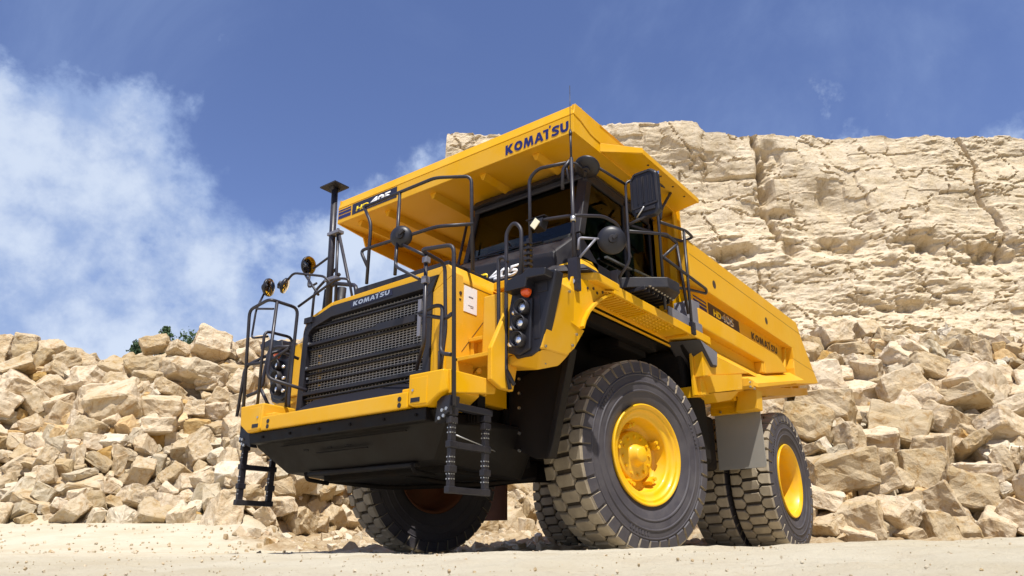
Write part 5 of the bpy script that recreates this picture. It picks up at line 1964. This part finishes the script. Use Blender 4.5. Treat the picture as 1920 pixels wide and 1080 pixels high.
hero(-8.81, 16.9, 4.12, 0.85, 0, 'wedge', (-0.18, -0.28, 2.49), 'big cream wedge boulder with a brown underside at the far left of the rubble crest')
hero(-8.91, 17.2, 4.8, 0.59, 0, 'block', (-0.24, -0.3, 2.52), 'cream block perched behind the far left wedge boulder on the crest')
hero(-8.32, 17.25, 4.68, 0.45, 1, 'chunk', (0.29, 0.21, 4.81), 'small ochre stone on the crest just under the taller tree')
hero(-7.68, 16.8, 3.97, 1.3, 2, 'slab', (-0.19, 0.03, 1.74), 'wide pale grey slab lying below the crest between the trees and the ochre boulder')
hero(-7.72, 17.6, 4.82, 0.83, 1, 'chunk', (-0.23, -0.28, 1.35), 'rounded ochre boulder on the crest right of the low tree')
hero(-7.46, 17.85, 4.81, 0.64, 0, 'chunk', (0.3, 0.23, 5.07), 'cream boulder touching the ochre boulder on the crest')
hero(-6.85, 18.3, 5.03, 0.74, 0, 'block', (0.21, -0.21, 1.95), 'tall cream block standing on the crest behind the corner hand rails')
hero(-7.18, 16.85, 3.72, 0.52, 0, 'block', (0.09, 0.16, 5.37), 'upright squarish block with a white top below the crest')
hero(-6.85, 17.3, 4.0, 0.87, 2, 'block', (0.27, -0.29, 3.8), 'long pale block with a brown shaded end below the tall crest block')
hero(-7.33, 16.8, 3.76, 0.6, 1, 'slab', (0.12, 0.0, 1.12), 'flat ochre slab leaning beside the upright squarish block')
hero(-6.72, 16.55, 3.27, 0.62, 1, 'block', (-0.02, -0.29, 5.87), 'ochre block with a rough cream face in the middle of the left slope')
hero(-6.76, 16.2, 2.94, 0.58, 0, 'block', (0.26, 0.03, 1.89), 'brown shaded angular block just under the ochre block')
hero(-7.14, 16.05, 2.96, 0.44, 0, 'chunk', (0.29, 0.05, 5.54), 'cream angular block left of the brown shaded block')
hero(-7.74, 15.7, 2.93, 0.74, 2, 'block', (0.24, 0.01, 2.6), 'broad pale block at the left edge above the long slab')
hero(-7.5, 15.25, 2.43, 0.82, 0, 'slab', (0.07, -0.05, 1.01), 'long cream slab lying level at the left edge of the photo')
hero(-6.41, 15.75, 2.5, 0.64, 0, 'slab', (-0.14, 0.22, 0.27), 'flat cream slab right of the long level slab')
hero(-7.84, 16.2, 3.45, 0.66, 0, 'wedge', (-0.32, 0.09, 1.76), 'ochre stained wedge under the wide pale grey slab')
hero(-5.99, 16.3, 3.1, 0.8, 0, 'block', (0.02, -0.02, 2.15), 'cream block half hidden behind the far corner rail')
hero(8.37, 17.4, 3.61, 1.25, 2, 'slab', (0.35, -0.21, 2.59), 'large pale flat sided slab standing near the truck tail')
hero(7.06, 16.1, 2.96, 1.05, 1, 'block', (-0.21, 0.09, 1.74), 'brown faced boulder leaning on the large pale slab')
hero(6.3, 15.45, 2.52, 1.06, 2, 'block', (-0.1, 0.17, 2.01), 'big white topped block just behind the rear tyre')
hero(8.34, 16.6, 2.92, 1.03, 0, 'slab', (0.04, 0.28, 0.63), 'thick sloping cream slab below the large pale slab')
hero(7.72, 15.6, 2.2, 0.99, 2, 'wedge', (-0.31, -0.19, 4.81), 'wide white wedge under the thick sloping slab')
hero(6.38, 14.2, 1.4, 1.11, 0, 'block', (0.08, -0.18, 2.08), 'brown pitted boulder low on the right slope')
hero(5.88, 13.85, 0.91, 0.79, 2, 'wedge', (-0.23, -0.03, 0.27), 'pointed pale stone under the brown pitted boulder')
hero(5.7, 13.45, 0.43, 0.92, 0, 'slab', (0.14, 0.28, 6.0), 'flat brown slab lying on the ground behind the rear wheel')
hero(6.26, 13.35, 0.56, 0.91, 0, 'block', (0.16, 0.32, 0.11), 'dark jointed boulder at the foot of the right slope')
hero(6.95, 14.1, 1.22, 0.76, 2, 'wedge', (-0.15, 0.33, 4.87), 'pale pointed wedge at the right edge near the foot')
hero(9.98, 19.45, 5.75, 0.73, 2, 'block', (-0.06, 0.31, 3.9), 'small white block high on the right slope against the cliff')
hero(9.19, 18.85, 5.12, 0.8, 0, 'wedge', (0.22, -0.14, 1.2), 'cream wedge near the top of the right slope')
hero(9.04, 19.45, 5.7, 0.82, 2, 'chunk', (-0.04, -0.25, 2.4), 'pale rounded stone topmost behind the truck tail')
hero(6.07, 14.75, 1.85, 0.62, 0, 'slab', (0.32, -0.12, 0.06), 'thin cream slab wedged beside the rear tyre')
hero(6.02, 13.1, 0.26, 0.64, 0, 'slab', (-0.32, -0.23, 4.92), 'low flat stone lying at the edge of the track')
hero(-0.24, 16.8, 0.73, 0.68, 2, 'wedge', (-0.1, -0.15, 0.61), 'single white stone seen between the front wheels')


placed = []


def try_place(l, d, size, k=0.60):
    for (pl, pd, ps) in placed:
        dx, dy = pl - l, (pd - d) * 1.28
        if dx * dx + dy * dy < (k * (ps + size) / 2 * 1.25) ** 2:
            return False
    placed.append((l, d, size))
    return True


for h in HERO:
    placed.append((h[0], h[1], h[3]))


def size_at(l, d):
    t = (d - float(foot(l))) / 5.5
    if l < 0:
        return (0.28, 0.50) if t < 0.42 else (0.42, 0.80)
    return (0.55, 1.05) if t < 0.75 else (0.30, 0.66)


def inview(l, d):
    return -0.74 * d < l < 0.76 * d


for npass, (mul, tries, k) in enumerate(((1.0, 3400, 0.66), (0.60, 4200, 0.66), (0.34, 5200, 0.66))):
    for _ in range(tries):
        if RR.random() < 0.62:
            l, d = RR.uniform(-14.5, -3.4), RR.uniform(13.0, 19.4)
        else:
            l, d = RR.uniform(3.6, 13.5), RR.uniform(12.9, 22.5)
        if d < float(foot(l)) - 0.15 or not inview(l, d):
            continue
        a, b = size_at(l, d)
        s = RR.uniform(a, b) * mul
        if not try_place(l, d, s, k):
            continue
        rocks.append([s, l, d, npass])
# a few behind the truck
for _ in range(260):
    l, d = RR.uniform(-3.6, 3.8), RR.uniform(15.2, 19)
    s = RR.uniform(0.2, 0.6)
    if d > float(foot(l)) - 0.3 and try_place(l, d, s, 0.6):
        rocks.append([s * 1.15, l, d, 1])
for _ in range(500):        # scree on the slope below the cliff
    l, d = RR.uniform(3.0, 19.0), RR.uniform(20.5, 27.0)
    s = RR.choice((0.15, 0.2, 0.3, 0.3, 0.45))
    if inview(l, d) and try_place(l, d, s, 0.7):
        rocks.append([s, l, d, 2])


def slope_normal(l, d):
    e = 0.2
    z0 = float(ground_z(l, d))
    dl = (float(ground_z(l + e, d)) - z0) / e
    dd = (float(ground_z(l, d + e)) - z0) / e
    n = Vector((-dl * Vv.x - dd * Uv.x, -dl * Vv.y - dd * Uv.y, 1)).normalized()
    return z0, n


rocks.sort(key=lambda r: -r[0] / r[2])
NTHING = 300 - len(HERO)
stuff_v, stuff_f, stuff_m = [], [], []
band = lambda l, d: ('lower' if (d - float(foot(l))) < 1.9 else ('middle' if (d - float(foot(l))) < 4.0 else 'upper'))
LOWNP = []
rock_objs = []
for kd, me in LOW:
    LOWNP.append((np.array([v.co[:] for v in me.vertices]), [tuple(p.vertices) for p in me.polygons]))
for i, (s, l, d, np_) in enumerate(rocks):
    z0, nrm = slope_normal(l, d)
    u = RR.random()
    if l < 0:
        mi = 0 if u < 0.44 else (1 if u < 0.84 else 2)
        if band(l, d) == 'lower':
            mi = 0 if u < 0.55 else (1 if u < 0.60 else 2)
    else:
        mi = 0 if u < 0.45 else (1 if u < 0.52 else 2)
    rot = Euler((RR.uniform(-0.6, 0.6), RR.uniform(-0.6, 0.6), RR.uniform(0, 6.28))) if RR.random() < 0.6 else Euler((RR.uniform(0, 6.28), RR.uniform(0, 6.28), RR.uniform(0, 6.28)))
    loc = Q(l, d, z0) + nrm * s * (0.22 if np_ == 0 else 0.12) - nrm * (0.05 if np_ else 0)
    sc = Vector((1, RR.uniform(0.85, 1.15), RR.uniform(0.85, 1.2))) * s * 1.18
    if i < NTHING:
        kd, me = RR.choice(LIB[mi])
        o = bpy.data.objects.new('rock', me)
        COL.objects.link(o)
        o.location = loc
        o.rotation_euler = rot
        o.scale = sc
        rock_objs.append((o, s, l, d, loc.copy(), COLN[mi], kd))
    else:
        v, f = LOWNP[RR.randrange(len(LOWNP))]
        R3 = np.array((rot.to_matrix() @ Matrix.Diagonal(sc)))
        w = v @ R3.T + np.array(loc)
        o_ = len(stuff_v)
        stuff_v.extend(w.tolist())
        stuff_f.extend([tuple(a + o_ for a in p) for p in f])
        stuff_m.extend([mi] * len(f))
hero_objs = []


def short_name(label):
    w = label.split(' ')
    cut = [i for i, x in enumerate(w) if x in ('at', 'behind', 'on', 'lying', 'just', 'touching', 'standing', 'with', 'below', 'leaning', 'in', 'left', 'right', 'under', 'half', 'near', 'low', 'high', 'topmost', 'wedged', 'seen')]
    return ' '.join(w[:cut[0]]) if cut else label


for (l, d, z, size, mi, kind, rot, label, sc) in HERO:
    c = [m_ for kd, m_ in LIB[mi] if kd == kind]
    me = c[HERO.index((l, d, z, size, mi, kind, rot, label, sc)) % len(c)]
    o = bpy.data.objects.new('rock', me)
    COL.objects.link(o)
    o.location = Q(l, d, z)
    o.rotation_euler = rot
    o.scale = (size * sc[0], size * sc[1], size * sc[2])
    tag(o, label, 'rock')
    hero_objs.append((o, short_name(label)))

CR, CU = fw.cross(Vector((0, 0, 1))).normalized(), None
CU = CR.cross(fw)


def pix(p):
    v = Vector(p) - CAM
    z = v.dot(fw)
    return Vector((960 + 1336.8 * v.dot(CR) / z, 540 - 1336.8 * v.dot(CU) / z))


HP = [(pix(o.location), nm) for o, nm in hero_objs]
byl = {}
for (o, s, l, d, loc, coln, kd) in rock_objs:
    q = pix(loc)
    px = s * 1.18 / max(1.0, (loc - CAM).length) * 1337
    szw = 'big' if px > 80 else ('middling' if px > 52 else ('small' if px > 34 else 'tiny'))
    hp, nm = min(HP, key=lambda h: (h[0] - q).length)
    v = q - hp
    dist = v.length
    if abs(v.x) > abs(v.y) * 2.2:
        rel = 'right of' if v.x > 0 else 'left of'
    elif abs(v.y) > abs(v.x) * 2.2:
        rel = 'below' if v.y > 0 else 'above'
    else:
        rel = ('below' if v.y > 0 else 'above') + (' and right of' if v.x > 0 else ' and left of')
    far = 'just ' if dist < 62 else ('' if dist < 125 else ('well ' if dist < 230 else 'far '))
    lab = '%s %s %s %s%s the %s' % (szw, coln, kd, far, rel, nm)
    o['category'] = 'rock'
    byl.setdefault(lab, []).append(o)
ORD = ['leftmost', 'second from the left', 'third from the left', 'fourth from the left', 'fifth from the left']
for lab, os_ in byl.items():
    os_.sort(key=lambda o: pix(o.location).x)
    for k_, o in enumerate(os_):
        o['label'] = lab
        if len(os_) > 1 and k_ < 5 and len(lab.split()) <= 14 - (len(os_) > 2) * 2:
            o['label'] = lab + ', ' + (('left one', 'right one')[k_] if len(os_) == 2 else ORD[k_])
        o['group'] = lab.replace(' block ', ' blocks ').replace(' chunk ', ' chunks ').replace(' slab ', ' slabs ').replace(' wedge ', ' wedges ') if len(os_) > 1 else 'rubble rocks heaped round the truck'

# the second layer, lying deeper in the heap
deep = []
for _ in range(2600):
    if RR.random() < 0.62:
        l, d = RR.uniform(-14.5, -2.6), RR.uniform(13.2, 19.8)
    else:
        l, d = RR.uniform(3.0, 14.5), RR.uniform(13.2, 22.5)
    if d < float(foot(l)) + 0.1 or not inview(l, d):
        continue
    s = RR.uniform(0.30, 0.62)
    if any((a - l) ** 2 + ((b - d) * 1.28) ** 2 < (0.36 * (s + c_)) ** 2 for a, b, c_ in deep):
        continue
    deep.append((l, d, s))
    z0, nrm = slope_normal(l, d)
    loc = Q(l, d, z0) - nrm * 0.24
    v, f = LOWNP[RR.randrange(len(LOWNP))]
    R3 = np.array(Euler((RR.uniform(0, 6), RR.uniform(0, 6), RR.uniform(0, 6))).to_matrix()) * s * 1.2
    w = v @ R3.T + np.array(loc)
    o_ = len(stuff_v)
    stuff_v.extend(w.tolist())
    stuff_f.extend([tuple(a + o_ for a in q_) for q_ in f])
    stuff_m.extend([RR.choice((0, 0, 1, 2))] * len(f))

me = bpy.data.meshes.new('rubble')
me.from_pydata(stuff_v, [], stuff_f)
for mt in (STONE_A, STONE_B, STONE_C):
    me.materials.append(mt)
me.polygons.foreach_set('material_index', stuff_m)
me.update()
rub = bpy.data.objects.new('rubble', me)
COL.objects.link(rub)
tag(rub, 'small broken limestone filling the gaps between the big rocks', kind='stuff')

# pebbles and clods on the track
PEB = []
for k in range(8):
    bm = bmesh.new()
    for p_ in rock_points(random.Random(900 + k), 'chunk'):
        bm.verts.new(p_)
    bmesh.ops.convex_hull(bm, input=bm.verts)
    bmesh.ops.delete(bm, geom=[v for v in bm.verts if not v.link_faces], context='VERTS')
    bm.verts.index_update()
    PEB.append((np.array([v.co[:] for v in bm.verts]), [tuple(v.index for v in f_.verts) for f_ in bm.faces]))
    bm.free()
pv, pf, pm = [], [], []
for i in range(3600):
    t = RR.random()
    if t < 0.45:
        d = 1.2 + 5.5 * RR.random() ** 1.3
        l = RR.uniform(-0.76, 0.76) * d
        s = RR.choice((0.0015, 0.002, 0.002, 0.003, 0.003, 0.006)) * (1 + d * 0.08)
    elif t < 0.75:
        d = RR.uniform(8, 13.8)
        l = RR.uniform(-0.74, 0.74) * d
        s = RR.choice((0.012, 0.02, 0.02, 0.035))
    else:
        l = RR.uniform(-4.2, 4.2)
        d = RR.uniform(10.2, 16.5)
        s = RR.choice((0.04, 0.05, 0.07, 0.10, 0.16))
    z0 = float(ground_z(l, d))
    v, f = PEB[RR.randrange(len(PEB))]
    R3 = np.array(Euler((RR.uniform(0, 6), RR.uniform(0, 6), RR.uniform(0, 6))).to_matrix()) * s
    w = v @ R3.T + np.array(Q(l, d, z0 + s * 0.12))
    o_ = len(pv)
    pv.extend(w.tolist())
    pf.extend([tuple(a + o_ for a in p) for p in f])
    pm.extend([RR.choice((0, 0, 2))] * len(f))
me = bpy.data.meshes.new('pebbles')
me.from_pydata(pv, [], pf)
for mt in (STONE_A, STONE_B, STONE_C):
    me.materials.append(mt)
me.polygons.foreach_set('material_index', pm)
me.update()
pb = bpy.data.objects.new('gravel', me)
COL.objects.link(pb)
tag(pb, 'loose pebbles and clods strewn over the quarry floor', kind='stuff')


# ---------------------------------------------------------------- trees beyond the ridge
def tree(l, d, zt, width, conical, label, seed):
    rr = random.Random(seed)
    base = Q(l, d, 1.0)
    root = empty('tree', base)
    tag(root, label, 'tree', None)
    H = zt - 1.0
    m = MB()
    m.lathe([(0, 0.22), (H * 0.4, 0.15), (H * 0.75, 0.08), (H * 0.97, 0.02)], (0, 0, 0), 'z', 10)
    for i in range(14):
        a = rr.uniform(0, 6.28)
        h = H * rr.uniform(0.45, 0.9)
        q = Vector((math.cos(a), math.sin(a), 0.5)) * width * 0.4 * (1.1 - h / H)
        m.tube([(0, 0, h), (q.x, q.y, h + q.z)], 0.03, 5, 0)
    m.build('trunk', BARK, root)
    c = MB()
    clumps = []
    for i in range(60):
        h = rr.uniform(0.42, 0.97)
        env = (1 - h) * 1.5 + 0.10 if conical else math.sqrt(max(0.02, 1 - ((h - 0.68) / 0.33) ** 2))
        a = rr.uniform(0, 6.28)
        r = width / 2 * min(1, env) * math.sqrt(rr.random())
        clumps.append((Vector((math.cos(a) * r, math.sin(a) * r, h * H)), rr.uniform(0.28, 0.6) * (0.6 if conical else 1) * width / 2.4))
    for cc, rad in clumps:
        for k in range(75):
            p = cc + Vector((rr.gauss(0, 1), rr.gauss(0, 1), rr.gauss(0, 0.8))) * rad * 0.55
            sz = rr.uniform(0.05, 0.11)
            e = Euler((rr.uniform(0, 6), rr.uniform(0, 6), rr.uniform(0, 6))).to_matrix()
            c.add([p + e @ Vector((-sz, 0, 0)), p + e @ Vector((0, -sz * .6, 0)), p + e @ Vector((sz, 0, 0)), p + e @ Vector((0, sz * .6, 0))], [(0, 1, 2, 3)])
    c.build('crown', LEAF, root, kind='stuff')


tree(-18.19, 36.0, 11.15, 1.7, True, 'slim dark pine top rising over the rubble crest', 1)
tree(-17.3, 37.0, 10.95, 2.6, False, 'low bushy treetop beside the ochre boulder on the crest', 2)
tree(-16.6, 38.5, 11.25, 1.2, True, 'pointed small treetop right of the bushy one', 3)
tree(-20.6, 38.0, 11.0, 1.6, True, 'small dark treetop behind the far left wedge boulder', 4)
tree(-16.3, 41.0, 11.55, 1.2, True, 'tiny pointed treetop left of the tall crest block', 5)
